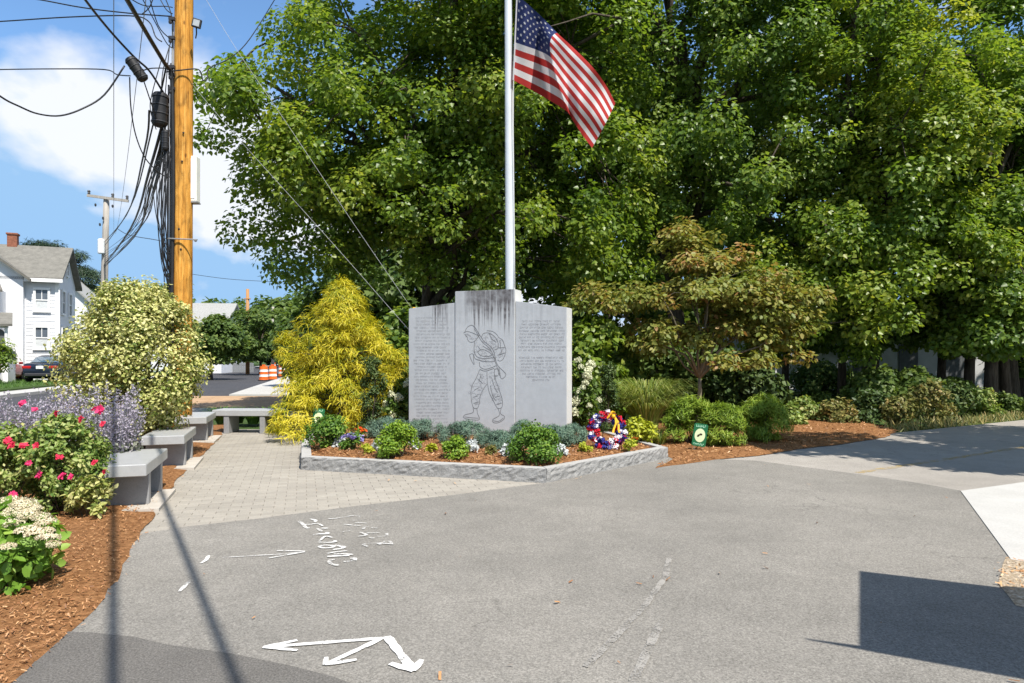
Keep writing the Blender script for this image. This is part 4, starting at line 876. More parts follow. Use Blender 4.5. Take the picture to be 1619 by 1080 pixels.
# yard signs
def yard_sign(base, rz, label, h0=.16, tilt=R(8)):
    t = empty('yard_sign', base, rz); tag(t, label, 'sign', 'green garden signs'); Ms = Matrix.Translation((0, 0, h0)) @ Matrix.Rotation(tilt, 4, 'Y')
    def rrect(w, h, r, z0, y, n=5):
        pts = []
        for cx, cz, a0 in ((w/2-r, h-r, 0), (-w/2+r, h-r, 90), (-w/2+r, r, 180), (w/2-r, r, 270)):
            for i in range(n): a = R(a0+90*i/(n-1)); pts.append((cx+r*math.cos(a), y, z0+cz+r*math.sin(a)))
        return pts
    def plate(pts, th): n = len(pts); return [Ms @ Vector(p) for p in pts]+[Ms @ (Vector(p)+Vector((0, th, 0))) for p in pts], [tuple(range(n)), tuple(range(n, 2*n))[::-1]]+[(i, (i+1) % n, n+(i+1) % n, n+i) for i in range(n)]
    m = MB(); m.add(*plate(rrect(.205, .35, .028, 0, 0), .006)); m.build('board', 'sign_green', t)
    m = MB(); m.add(*plate([(.078*math.cos(a), -.0035, .170+.105*math.sin(a)) for a in np.linspace(0, 2*math.pi, 28, endpoint=False)], .003)); m.build('oval', 'sign_cream', t)
    m = MB(); m.add(*plate([(.013+.022*math.cos(a), -.0055, .188+.016*math.sin(a)) for a in np.linspace(0, 6.28, 12, endpoint=False)], .0015)); m.add(*plate([(-.02+.018*math.cos(a)+.01*math.sin(a), -.0052, .165+.022*math.sin(a)) for a in np.linspace(0, 6.28, 12, endpoint=False)], .0012)); m.build('bee_mark', 'sign_ink', t)
    m = MB(); rs = random.Random(2)
    for z, n, x0, dx_, hh in ((.313, 6, -.072, .025, .034), (.034, 8, -.076, .0195, .026)):
        for i in range(n):
            x = x0+i*dx_
            m.add(*plate([(x, -.004, z-hh/2), (x+dx_*.22, -.004, z-hh/2), (x+dx_*.22, -.004, z+hh/2), (x, -.004, z+hh/2)], .003))
            zz = z+rs.choice((-.4, 0, .4))*hh; m.add(*plate([(x+dx_*.24, -.0037, zz-.004), (x+dx_*.72, -.0037, zz-.004), (x+dx_*.72, -.0037, zz+.004), (x+dx_*.24, -.0037, zz+.004)], .003))
    m.build('lettering', 'sign_mint', t)
    for x in (-.06, .06):
        m = MB(); m.tube([Ms @ Vector((x, .010, .12)), Ms @ Vector((x, .010, -.02)), Vector((x, .01, -.05))], .0045, 5); m.build('stake', 'galvanised', t)
yard_sign(tuple(gp(1104, 713, .03)), R(-14), 'small green garden sign with a pale oval in front of the feathery shrubs', .07)
yard_sign((at(502, 657, 12.3).x, 12.3, .03), R(10), 'small green garden sign half hidden behind the corner boxwood', .16, R(5))

# ------------------------------------------------------------------ right side planting
def fine(name, label, base, rad, h, n, group): return bush(name, label, base, rad, h, n, .10, 'fine_fern', group, tm='needle', up=.9, spike=1.3, lumps=34, lump_r=.30, stems=5)
GF = 'feathery green shrubs by the garden sign'
fine('feathery_shrub', 'feathery yellow-green shrub directly behind the green garden sign', (at(1092, 700, 11.25).x, 11.25, .03), (.52, .42), .76, 7600, GF)
fine('feathery_shrub', 'lower feathery shrub just past the green garden sign, touching its two neighbours', (at(1143, 708, 10.95).x, 10.95, .03), (.42, .36), .66, 6400, GF)
fine('feathery_shrub', 'broad feathery green shrub farthest along from the green garden sign', (at(1208, 700, 11.6).x, 11.6, .03), (.58, .46), .74, 8600, GF)
blades('fountain_grass', 'tall arching clump of fountain grass behind the chartreuse plants', (at(1022, 670, 12.9).x, 12.9, .04), .95, 1.85, 900, .018, 'grass_blade', None, 'grass', 1.02, 7)
blades('fountain_grass', 'low straw-coloured arching grass beside the planter corner', (at(1043, 700, 11.2).x, 11.2, .03), .42, .42, 260, .012, 'grass_blade', None, 'grass', .95)
blades('strap_leaves', 'clump of green strap leaves between the row benches and the crosswise bench', (at(352, 676, 14.9).x, 14.9, 0), .5, .62, 260, .03, 'lily_blade', 'strap-leaved clumps behind the crosswise bench', 'plant', .8)
for i, (x, D) in enumerate(((376, 15.2), (400, 15.0), (424, 15.3))):
    blades('strap_leaves', 'clump of green strap leaves behind the crosswise bench', (at(x, 676, D).x, D, 0), .48, .55, 200, .03, 'lily_blade', 'strap-leaved clumps behind the crosswise bench', 'plant', .8)
# dogwood
dz = 14.5; dxw = at(1105, 650, dz).x
def layers(cx, cy, spec): return [((cx+a, cy+b, z), (r, r*.8, h), w) for a, b, z, r, h, w in spec]
tree('dogwood_tree', 'small spreading tree with drooping bronze-olive leaves in the mulch bed', (dxw, dz, .03), layers(dxw, dz, [(-.2, 0, 4.0, .7, .35, 1.0), (.2, 0, 3.55, 1.1, .3, 1.6), (-1.75, -.2, 2.8, 1.2, .28, 1.9), (.9, .1, 3.0, 1.6, .3, 2.2), (.0, -.3, 2.75, 1.6, .3, 2.3), (1.3, 0, 2.35, 1.25, .28, 1.7), (.6, -.3, 1.95, 1.2, .26, 1.3), (-.9, -.1, 2.15, .8, .22, .8), (1.3, -.2, 1.5, .9, .25, .9), (1.9, 0, 2.0, .7, .25, .7), (2.1, 0, 2.75, .6, .2, .5), (-1.2, -.2, 1.85, .6, .2, .5), (.5, -.5, 1.4, .8, .2, .6)]),
     1.0, .075, 16500, .115, 'dogwood_leaf', None, 190, (.2, .4), .8, .5, 'bark_pale', 'tree', 'oval', 16, .2, tint=.12)

# golden thread cypress
def cypress(base, h, rad):
    t = empty('golden_cypress', base); tag(t, 'golden yellow thread-leaf cypress with weeping sprays beside the memorial stone', 'shrub'); P = []; N = []; D = []; V = []; mb = MB()
    mb.tube([(0, 0, -.1), (.03, 0, h*.4), (0, .03, h*.9)], [.07, .05, .012], 7)
    for i in range(240):
        u = ((i+.5)/240)**1.1; a = i*2.39996+rng.normal(0, .25)
        lobe = 1+.26*math.sin(3*a+6.1*u)+.20*math.sin(2*a-11*u+1.3)+.14*math.sin(15*u+a)
        z = .22+u*(h-.32); rr = rad*(.40+.60*(1-u))*(1-u**4)**.5*lobe*.96*(rng.uniform(.72, 1.05) if i % 5 else rng.uniform(.3, .7))
        c = np.array([math.cos(a)*rr, math.sin(a)*rr, z-.16*rr+.08*rng.normal()]); n = 140; r = rng.uniform(.12, .30)
        b = ball(n); q = c+b*np.array([r, r, r*.6]); q[:, 2] -= .45*(b[:, 0]**2+b[:, 1]**2)*r; q[:, 2] = np.maximum(q[:, 2], .08); P.append(q)
        o = np.array([math.cos(a), math.sin(a), .1]); N.append(np.array([0, 0, .9])+.6*b+.5*rnd(n)+.3*o); D.append(.7*o+1.0*b+.7*rnd(n)+np.array([0, 0, -.05])); V.append(rng.normal(.55, .17)+rng.normal(0, .2, n))
        if i % 3 == 0: mb.tube([(0, 0, max(.1, z*.75)), c*np.array([.55, .55, 1])-np.array([0, 0, .08]), c], [.018, .011, .004], 4, False)
    P = np.concatenate(P); link('foliage', leaf_mesh('foliage', P, np.concatenate(N), np.concatenate(D), .105*rng.uniform(.6, 1.4, len(P)), np.concatenate(V), 'golden_thread', 'droop'), t); mb.build('stems', 'bark', t, True)
cypress((at(540, 680, 13.2).x, 13.2, .02), 2.92, 1.42)

# variegated shrub by the pole
bush('variegated_shrub', 'large cream-variegated shrub standing between the wooden pole and the row of benches', (at(212, 720, 9.7).x, 9.7, .04), (1.02, .85), 2.55, 38000, .052, 'variegated_leaf', None, z0=.42, shape='oval', lumps=190, lump_r=.24, up=.5, spike=.5, stems=16, stem_r=.022, barkm='bark', vs=.26, var0=.56)
# rose bushes, sage, sedum
def rose(base, rad, h, label, pts, leaves):
    t = bush('rose_bush', label, base, rad, h, leaves, .042, 'rose_leaf', 'rose bushes in the mulch bed', lumps=80, lump_r=.20, stems=12, stem_r=.008, vs=.24)
    pk = [flower_mesh('petal_pink', .055, 22, .9, 'rose') for _ in range(2)]+[flower_mesh('petal_red', .055, 22, .9, 'rose') for _ in range(2)]
    for i, (x, y, s, kd) in enumerate(pts):
        D = base[1]-rad[1]*(.35+.55*max(0, min(1, (y-610)/170))); p = at(x, y, D)-Vector(base); o = link('blossom', pk[(i % 2)+(2 if kd == 'r' else 0)], t); o.location = p; s = .68*s; o.scale = (s, s, s); o.rotation_euler = (R(50+rng.uniform(-25, 25)), R(rng.uniform(-20, 20)), rng.uniform(-.6, .6))
    return t
rose((at(100, 830, 6.3).x, 6.3, .04), (.46, .46), .90, 'rose bush with pink and red blossoms beside the nearest granite bench', [(158, 648, 1.35, 'p'), (148, 646, .9, 'p'), (128, 662, 1.0, 'r'), (162, 670, .9, 'r'), (89, 653, .95, 'r'), (94, 722, 1.15, 'r'), (62, 751, 1.1, 'p'), (97, 752, 1.1, 'p'), (112, 754, .9, 'p'), (149, 731, .95, 'r'), (165, 745, .85, 'r')], 9500)
rose((at(15, 830, 6.2).x, 6.1, .04), (.52, .46), .82, 'rose bush with red blossoms half out of view past the sedum', [(35, 637, 1.0, 'p'), (55, 647, .8, 'p'), (12, 697, 1.2, 'r'), (18, 704, 1.1, 'r'), (37, 704, 1.1, 'r'), (56, 704, .9, 'r'), (45, 732, .8, 'p'), (21, 782, 1.0, 'p')], 8500)
def sage(base, rad, h, n, label):
    t = empty('russian_sage', base); tag(t, label, 'shrub', 'hazy purple sage clumps'); P = []; N = []; D = []; V = []; S = []; mb = MB(); LP = []
    for i in range(n):
        a = rng.uniform(0, 6.283); rr = math.sqrt(rng.random()); top = np.array([math.cos(a)*rad[0]*rr, math.sin(a)*rad[1]*rr, h*rng.uniform(.72, 1.06)]); b0 = np.array([top[0]*.35, top[1]*.35, 0]); mid = (b0+top)/2+np.array([0, 0, .05])
        mb.tube([b0, mid, top], [.003, .0025, .0012], 3, False); m_ = 46; u = rng.uniform(.45, 1, (m_, 1)); q = b0+(top-b0)*u+.010*rnd(m_); P.append(q); N.append(rnd(m_)); D.append(rnd(m_)+np.array([0, 0, .7])); V.append(rng.normal(.5, .2, m_)); S.append(np.full(m_, .028))
        m2 = 34; LP.append(b0+(top-b0)*rng.uniform(.1, .55, (m2, 1))+.03*rnd(m2))
    P = np.concatenate(P); link('flower_spikes', leaf_mesh('flower_spikes', P, np.concatenate(N), np.concatenate(D), np.concatenate(S)*rng.uniform(.6, 1.3, len(P)), np.concatenate(V), 'sage_spike', 'kite'), t)
    LP = np.concatenate(LP); k_ = len(LP); link('foliage', leaf_mesh('foliage', LP, rnd(k_), rnd(k_)+np.array([0, 0, .6]), .05*rng.uniform(.6, 1.3, k_), rng.random(k_), 'sage_leaf', 'kite'), t); mb.build('stems', 'sage_leaf', t)
sage((at(40, 700, 7.6).x, 7.7, .04), (.6, .5), 1.0, 120, 'hazy purple sage behind the red rose bush, farthest from the variegated shrub')
sage((at(150, 700, 7.5).x, 7.6, .04), (.42, .45), 1.06, 110, 'hazy purple sage in front of the variegated shrub')
sage((at(192, 700, 7.3).x, 7.35, .04), (.20, .26), .98, 60, 'narrow hazy purple sage leaning over the nearest bench')
sd = empty('sedum', (at(12, 935, 4.25).x-.06, 4.28, .04)); tag(sd, 'bright green sedum with flat cream flower heads at the mulch edge', 'plant')
sdm = bush('sedum_part', 'x', (0, 0, 0), (.36, .32), .46, 1500, .085, 'sedum_leaf', None, lumps=26, stems=12, stem_r=.006, up=.5, vs=.2)
for ch in list(sdm.children): ch.parent = sd
bpy.data.objects.remove(sdm)
hm_ = [head_mesh('petal_cream', .062, .024, 330, .013, 'flower_head') for _ in range(4)]
for i, (x, y, s) in enumerate(((12, 792, 1.1), (38, 797, 1.2), (52, 805, .8), (8, 812, .9), (22, 806, .9), (42, 812, 1.1), (65, 817, .8), (72, 826, .9), (20, 825, 1.1), (44, 838, 1.1), (62, 842, 1.2), (76, 850, 1.0), (84, 860, .6), (12, 864, .7), (30, 795, .9), (-14, 800, 1.1), (-20, 830, 1.1))):
    p = at(x, y, 4.28-.26*((y-795)/60))-sd.location; o = link('flower_head', hm_[i % 4], sd); o.location = p; o.scale = (s*1.02,)*3; o.rotation_euler = (R(rng.uniform(-4, 16)), R(rng.uniform(-10, 10)), rng.uniform(0, 6))
bush('variegated_seedling', 'small pale variegated plant at the foot of the nearest bench', (at(148, 806, 6.15).x, 6.1, .03), (.22, .18), .36, 700, .05, 'variegated_leaf', None, lumps=16, cat='plant', stems=3, stem_r=.004)

# ------------------------------------------------------------------ woody cable pole and its hardware
UPX, UPY = at(287, 700, 12).x, 12.0
up_ = empty('utility_pole', (UPX, UPY, 0)); tag(up_, 'thick orange-brown wooden utility pole behind the variegated shrub', 'utility pole')
def upx(z): return (at(291, 0, 12).x-UPX)*z/7.75
mb = MB(); mb.tube([Vector((upx(z), 0, z)) for z in (-.3, 1, 2.5, 4, 5.5, 7, 9, 11)], [.172, .168, .164, .160, .156, .152, .147, .14], 22); mb.build('post', 'pole_wood', up_, True)
def hw(x, y, D=12): p = at(x, y, D); return p-Vector((UPX, UPY, 0))
mb = MB(); mb.tube([hw(262, 377, 11.8), hw(312, 379, 11.8)], .012, 6); mb.blob(hw(309, 380, 11.8), (.03, .03, .03), 1); mb.build('crossbolt', 'galvanised', up_)
for (x, y) in ((283, 362), (286, 394), (290, 210), (288, 255)):
    mb = MB(); mb.blob(hw(x, y, 11.84), (.02, .014, .02), 1); mb.build('bolt', 'steel_dark', up_)
for i, (ox, r_, z0, z1) in enumerate(((-.185, .022, .2, 6.6), (-.15, .018, .2, 7.4), (-.2, .016, 3.0, 6.2))):
    mb = MB(); mb.tube([Vector((upx(z)+ox, -.06-.03*i, z)) for z in np.linspace(z0, z1, 6)], r_, 8); mb.build('conduit', 'black_rubber' if i != 1 else 'fence_grey', up_, True)
for y in (106, 118, 140, 60, 30):
    mb = MB(); mb.box(hw(272, y, 11.85), (.10, .06, .05)); mb.blob(hw(269, y+5, 11.8), (.03, .03, .04), 1); mb.build('clamp', 'steel_dark', up_)
# meter cabinet on the far side, flood light
wb = empty('meter_box', (at(307, 320, 12.05).x, 12.05, at(307, 320, 12.05).z)); tag(wb, 'tall narrow white box strapped to the side of the wooden pole', 'box')
mb = MB(); mb.bbox((0, .0, .40), (.15, .16, .80), .012); mb.build('case', 'white_box', wb); mb = MB(); mb.bbox((0, 0, -.012), (.16, .17, .022), .004); mb.build('base_plate', 'galvanised', wb); mb = MB(); mb.bbox((-.01, -.083, .40), (.11, .008, .70), .003); mb.build('door', 'white_metal', wb)
fl = empty('flood_light', tuple(at(311, 37, 11.75))); tag(fl, 'small black flood light bracketed to the wooden pole', 'light'); Mf = Matrix.Rotation(R(8), 4, 'Z') @ Matrix.Rotation(R(8), 4, 'X') @ Matrix.Rotation(R(14), 4, 'Y')
mb = MB(); mb.bbox((0, 0, 0), (.15, .05, .15), .008, Mf); mb.build('housing', 'steel_dark', fl); mb = MB(); mb.bbox((0, -.028, 0), (.105, .008, .105), .002, Mf); mb.build('lens', 'lens_grey', fl)
mb = MB(); mb.tube([(-.02, .03, -.06), (-.04, .08, -.14), (-.11, .2, -.16)], .012, 6); mb.build('bracket', 'steel_dark', fl)
# splice cases
def capsule(name, a, b, r, label):
    a, b = Vector(a), Vector(b); t = empty(name, tuple(b)); tag(t, label, 'splice case'); d = (b-a); L = d.length; d.normalize(); prof = [(0, .4), (.03, .8), (.08, .97), (.2, 1), (.8, 1), (.92, .97), (.97, .8), (1, .4)]
    mb = MB(); mb.tube([a+d*L*u-b for u, _ in prof], [r*q for _, q in prof], 16); mb.build('case', 'black_rubber', t, True)
    for u in (.14, .38, .62, .86):
        mb = MB(); mb.tube([a+d*L*(u-.015)-b, a+d*L*(u+.015)-b], r*1.09, 16); mb.build('band', 'steel_dark', t)
    return t
capsule('splice_case', at(203, 91, 10.9), at(229, 128, 11.0), .082, 'slanting black cable splice case hanging out in the air from a cable')
capsule('splice_case', at(254, 146, 11.7), at(252, 201, 11.7), .125, 'fat upright black splice case beside the wooden pole')
capsule('splice_case', at(262, 205, 11.7), at(261, 238, 11.7), .05, 'small upright black terminal box below the fat splice case')
# cables: measured (x, y, distance) points
GC = 'cables gathered on the wooden pole'
def cable(pts, r, label='loose black cable hanging at the wooden utility pole', mat='wire_black', group=GC, n=6):
    P3 = [at(x, y, D) for x, y, D in pts]; q = smooth([tuple(p) for p in P3], 5); o = Vector(q[-1]); t = MB(); t.tube([Vector(p)-o for p in q], r, n)
    ob = t.build('cable', mat, None, True); ob.location = o; tag(ob, label, 'cable', group); return ob
cable([(165, -60, 8.0), (200, -2, 9.0), (235, 58, 10.6), (262, 103, 11.6), (271, 118, 11.82), (273, 180, 11.84), (274, 300, 11.84), (272, 440, 11.84), (271, 560, 11.84)], .033, 'thickest black cable curving out of the sky and down the wooden pole')
cable([(95, -60, 8.0), (135, 0, 9.0), (175, 50, 10.2), (212, 90, 11.0), (236, 112, 11.4), (258, 146, 11.7)], .017, 'black cable sloping down through the slanting splice case')
cable([(-80, 38, 12.5), (0, 34, 12.2), (110, 27, 12), (205, 25, 11.9), (235, 34, 11.9), (246, 58, 11.8), (256, 66, 11.8)], .011, 'nearly level black cable that hooks down short of the pole top')
cable([(20, -6, 12.5), (65, 0, 12.3), (130, 12, 12.1), (205, 21, 12), (272, 26, 11.9)], .011, 'nearly level black cable meeting the pole near the flood light')
cable([(-80, 112, 12.5), (0, 110, 12.3), (85, 109, 12), (165, 110, 11.8), (185, 118, 11.6), (206, 120, 11.3)], .010, 'level black cable running to the slanting splice case')
cable([(225, 112, 11.3), (240, 108, 11.6), (270, 108, 11.9)], .010, 'short black cable from the slanting splice case to the pole')
cable([(-60, 105, 9), (0, 152, 9.4), (30, 168, 9.7), (60, 180, 10), (95, 183, 10.3), (130, 172, 10.6), (165, 150, 10.8), (197, 104, 10.9)], .013, 'black cable sagging in a deep swag to the slanting splice case')
cable([(205, 122, 11), (207, 170, 11.1), (215, 215, 11.3), (231, 252, 11.5), (256, 276, 11.7), (270, 280, 11.8)], .010, 'black cable dropping from the slanting splice case and curving into the pole')
cable([(228, 130, 11), (238, 160, 11.3), (248, 190, 11.6)], .010, 'short black cable between the two larger splice cases')
FPX_, FPD = at(168, 330, 43), 43.0
for (a, b, c_) in ((((264, 100, 11.9), (240, 205, 14), (205, 330, 23), (166, 388, 42.8)), .016, 0), (((256, 200, 11.9), (236, 270, 14), (206, 362, 24), (164.5, 419, 42.8)), .026, 1), (((258, 206, 11.9), (240, 290, 14), (212, 375, 24), (164.5, 421, 42.8)), .022, 1), (((262, 215, 11.9), (244, 300, 14), (222, 360, 22), (164.5, 424, 42.8)), .014, 1), (((236, 175, 11.8), (228, 240, 14), (200, 340, 24), (166, 382, 42.8)), .018, 0)):
    cable(a, b, 'black aerial cable in the bundle sagging away to the grey crossarm pole', group='cable bundle to the crossarm pole')
for q_ in range(7):
    j1, j2, j3 = random.uniform(-8, 8), random.uniform(-12, 12), random.uniform(-9, 9)
    cable(((266-random.uniform(0, 8), 185+q_*9, 11.85), (240+j1, 285+j1+q_*4, 14), (212+j2*.6, 365+j3, 24), (165, 398+q_*4, 42.8)), .009, 'black aerial cable in the bundle sagging away to the grey crossarm pole', group='cable bundle to the crossarm pole')
for q_ in range(9):
    x0, x1 = random.uniform(258, 271), random.uniform(246, 268); cable(((x0, random.uniform(190, 260), 11.75), (x1, random.uniform(290, 350), 11.68), (random.uniform(254, 268), random.uniform(380, 420), 11.72), (270, random.uniform(430, 480), 11.82)), random.uniform(.006, .010))
for a in (((262, 216, 11.75), (255, 300, 11.7), (258, 395, 11.75), (271, 438, 11.83)), ((268, 240, 11.8), (248, 322, 11.65), (262, 392, 11.75), (270, 400, 11.83)), ((266, 230, 11.78), (261, 330, 11.7), (267, 430, 11.82)), ((238, 262, 11.7), (246, 335, 11.65), (258, 386, 11.7), (270, 420, 11.83)), ((270, 250, 11.8), (256, 330, 11.7), (259, 420, 11.75), (262, 520, 11.8)), ((269, 245, 11.8), (264, 300, 11.76), (266, 380, 11.8), (271, 470, 11.83)), ((255, 95, 11.7), (240, 150, 11.6), (238, 175, 11.6), (247, 205, 11.7)), ((272, 60, 11.85), (258, 110, 11.7), (256, 150, 11.7), (264, 190, 11.8)), ((268, 74, 11.8), (262, 140, 11.75), (258, 210, 11.7), (266, 245, 11.8))):
    cable(a, .008)
for a in (((215, -20, 11.2), (240, 25, 11.5), (262, 66, 11.8), (272, 76, 11.85)), ((232, -20, 11.3), (250, 40, 11.6), (270, 62, 11.85)), ((248, -12, 11.8), (262, 14, 11.8), (273, 22, 11.85)), ((190, -14, 11), (225, 8, 11.4), (262, 10, 11.8), (273, 12, 11.85)), ((225, 22, 11.5), (236, 12, 11.5), (244, -8, 11.5)), ((258, -10, 11.8), (270, 20, 11.85), (274, 50, 11.85))):
    cable(a, .009, 'thin black wire meeting the top of the wooden pole', group='thin wires at the pole top')
cable([(262, 114, 11.8), (286, 111, 11.8), (314, 110, 11.9), (321, 127, 12), (328, 124, 12.1), (331, 108, 12.3), (365, 91, 13.5), (396, 60, 15), (440, -10, 18)], .011, 'black service wire looping off the pole towards the maple')
cable([(302, 130, 12), (330, 165, 11.9), (400, 245, 11.7), (520, 378, 11.4), (646, 521, 11.22)], .0036, 'lower thin steel guy wire running from the pole to the side of the memorial stone', 'wire_steel', 'guy wires to the memorial stone')
cable([(300, -45, 12), (370, 72, 11.9), (450, 190, 11.7), (560, 355, 11.4), (651, 488, 11.3)], .0036, 'upper thin steel guy wire running from the pole to the top of the memorial stone', 'wire_steel', 'guy wires to the memorial stone')
mb = MB(); mb.blob((0, 0, .012), (.03, .03, .018), 1); o = mb.build('wire_anchor', 'ribbon_gold'); p_ = Vector((sL+.04, .12, zL+.003)); o.location = MC+MR*p_.x-MN*p_.y+Vector((0, 0, zL+.006)); tag(o, 'small brass wire anchor on the sloping top of the stone', 'anchor')
cable([(186, 362, 43), (205, 372, 40), (250, 380, 36), (262, 386, 30)], .02, 'thin far wire leaving the grey crossarm pole', group='far street wires')
cable([(300, 433, 60), (370, 442, 60), (470, 447, 62)], .02, 'thin far street wire strung between the distant poles', group='far street wires')
# crossarm pole down the street
gpx = at(161, 600, 43); gt = at(168.5, 312, 43)
gpole = empty('utility_pole', (gpx.x, 43, 0)); tag(gpole, 'weathered grey utility pole with a crossarm behind the variegated shrub', 'utility pole')
mb = MB(); mb.tube([Vector(((gt.x-gpx.x)*z/gt.z, 0, z)) for z in (-.1, 3, 6, 9, gt.z)], [.24, .23, .21, .19, .17], 12); mb.build('post', 'pole_wood_grey', gpole, True)
mb = MB(); a, b = at(138, 309, 42.8)-gpx.xyz*1.0, at(203, 318, 42.8)-gpx.xyz*1.0
off = Vector((gpx.x, 43, 0)); a, b = at(138, 309, 42.8)-off, at(203, 318, 42.8)-off; d = b-a
M = Matrix.Translation((a+b)/2) @ Matrix.Rotation(math.atan2(-d.z, d.x), 4, 'Y'); mb.box((0, 0, 0), (d.length, .12, .16), M); mb.build('crossarm', 'pole_wood_grey', gpole)
for t_ in (.04, .62, .97):
    mb = MB(); p = a.lerp(b, t_); mb.lathe([(.05, 0), (.09, .06), (.06, .12), (.10, .18), (.06, .26)], (p.x, p.y, p.z+.08), 8); mb.build('insulator', 'steel_dark', gpole)
for (x, y) in ((151, 324), (178, 326), (163, 345), (158, 355)):
    mb = MB(); p = at(x, y, 42.7)-off; mb.blob(p, (.07, .06, .12), 1, .1); mb.build('fuse', 'steel_dark', gpole)
mb = MB(); p = at(160, 390, 42.7)-off; mb.lathe([(.16, -.45), (.2, -.4), (.2, .4), (.15, .48)], tuple(p), 10); mb.build('transformer', 'white_metal', gpole)
# two line wires along the street overhead, with sleeves added out of view to thicken their shadows on the asphalt
def overhead(off_x, slope, label):
    t = empty('line_wire', (25.0*.5833+off_x, -25, 0)); tag(t, label, 'cable', 'overhead line wires with sleeves'); o = t.location.copy()
    f = lambda D: Vector((slope*D+off_x, D, 6.4+(.0022 if D > 6 else .002)*max(0, abs(D-2)-5)**2))-o
    mb = MB(); mb.tube([f(D) for D in np.linspace(-25, 42.5, 46)], .006, 5); mb.build('wire', 'wire_steel', t)
    mb = MB(); mb.tube([f(D) for D in np.linspace(-3.2, 5.6, 14)], .026, 8); mb.build('shadow_sleeve', 'black_rubber', t)
overhead(0.0, -.5833, 'line wire passing over the lot, the one casting a shadow across the bench seat'); overhead(.545, -.594, 'line wire passing over the lot, the one casting a shadow beside the bench')
bp_ = empty('utility_pole', (14.6, -25.2, 0)); tag(bp_, 'wooden utility pole behind the lot carrying the line wires', 'utility pole'); mb = MB(); mb.tube([(0, 0, -.3), (0, 0, 5), (0, 0, 9)], [.17, .15, .13], 12); mb.build('post', 'pole_wood_grey', bp_, True)
# distant street poles
def far_pole(x, y0, y1, D, mat, label, r=.16):
    a = at(x, y0, D); t = empty('utility_pole', (a.x, D, 0)); tag(t, label, 'utility pole'); mb = MB(); mb.tube([(0, 0, -.2), (0, 0, a.z)], [r*1.15, r*.85], 10); mb.build('post', mat, t, True); mb = MB(); mb.tube([(-.3, -.1, a.z-.9), (.3, -.1, a.z-.9)], .06, 6); mb.build('crossarm', mat, t)
far_pole(391.5, 457, 590, 62, 'pole_wood_far', 'distant orange-brown bare utility pole above the street barrels')
far_pole(431.5, 485, 590, 75, 'pole_wood_grey', 'distant pale grey utility pole above the street barrels')

# ------------------------------------------------------------------ traffic barrels
def barrel(x, y, label, D=None):
    p = gp(x, y, -.03) if D is None else at(x, y, D); t = empty('traffic_barrel', (p.x, p.y, -.03)); tag(t, label, 'traffic barrel', 'orange and white traffic barrels')
    for i, (z0, z1, r0, r1, c_) in enumerate(((.06, .26, .285, .275, 'orange_plastic'), (.26, .42, .275, .268, 'reflective_white'), (.42, .58, .268, .262, 'orange_plastic'), (.58, .74, .262, .255, 'reflective_white'), (.74, .96, .255, .235, 'orange_plastic'))):
        mb = MB(); mb.lathe([(r0, z0), (r0+.012, z0+.01), (r0, z0+.025), (r1, z1-.012), (r1+.006, z1)], (0, 0, 0), 18); mb.build('band', c_, t)
    mb = MB(); mb.lathe([(.36, 0), (.36, .05), (.30, .07)], (0, 0, 0), 18); mb.build('base_ring', 'tyre', t); mb = MB(); mb.bbox((0, 0, 1.0), (.22, .05, .08), .015); mb.build('handle', 'orange_plastic', t)
barrel(417, 602, 'orange and white barrel at the outer end of the row beside the white walk'); barrel(431, 601, 'orange and white barrel in the middle of the row beside the white walk'); barrel(446, 596, 'orange and white barrel partly behind the golden cypress sprays'); barrel(364, 587.5, 'lone orange and white barrel across the street by the grey fence'); barrel(432, 586, 'far orange and white barrel behind the row, along the street')

# ------------------------------------------------------------------ houses
def frame_of(K, th):
    d = Vector((-math.sin(th), math.cos(th), 0)); u = Vector((-math.cos(th), -math.sin(th), 0)); return u, d
hK = Vector((-26.4, 39.6, .16)); ho = empty('house', hK, R(24)); tag(ho, 'white two-storey clapboard house with grey roof, brick chimney and screened porch', 'house')
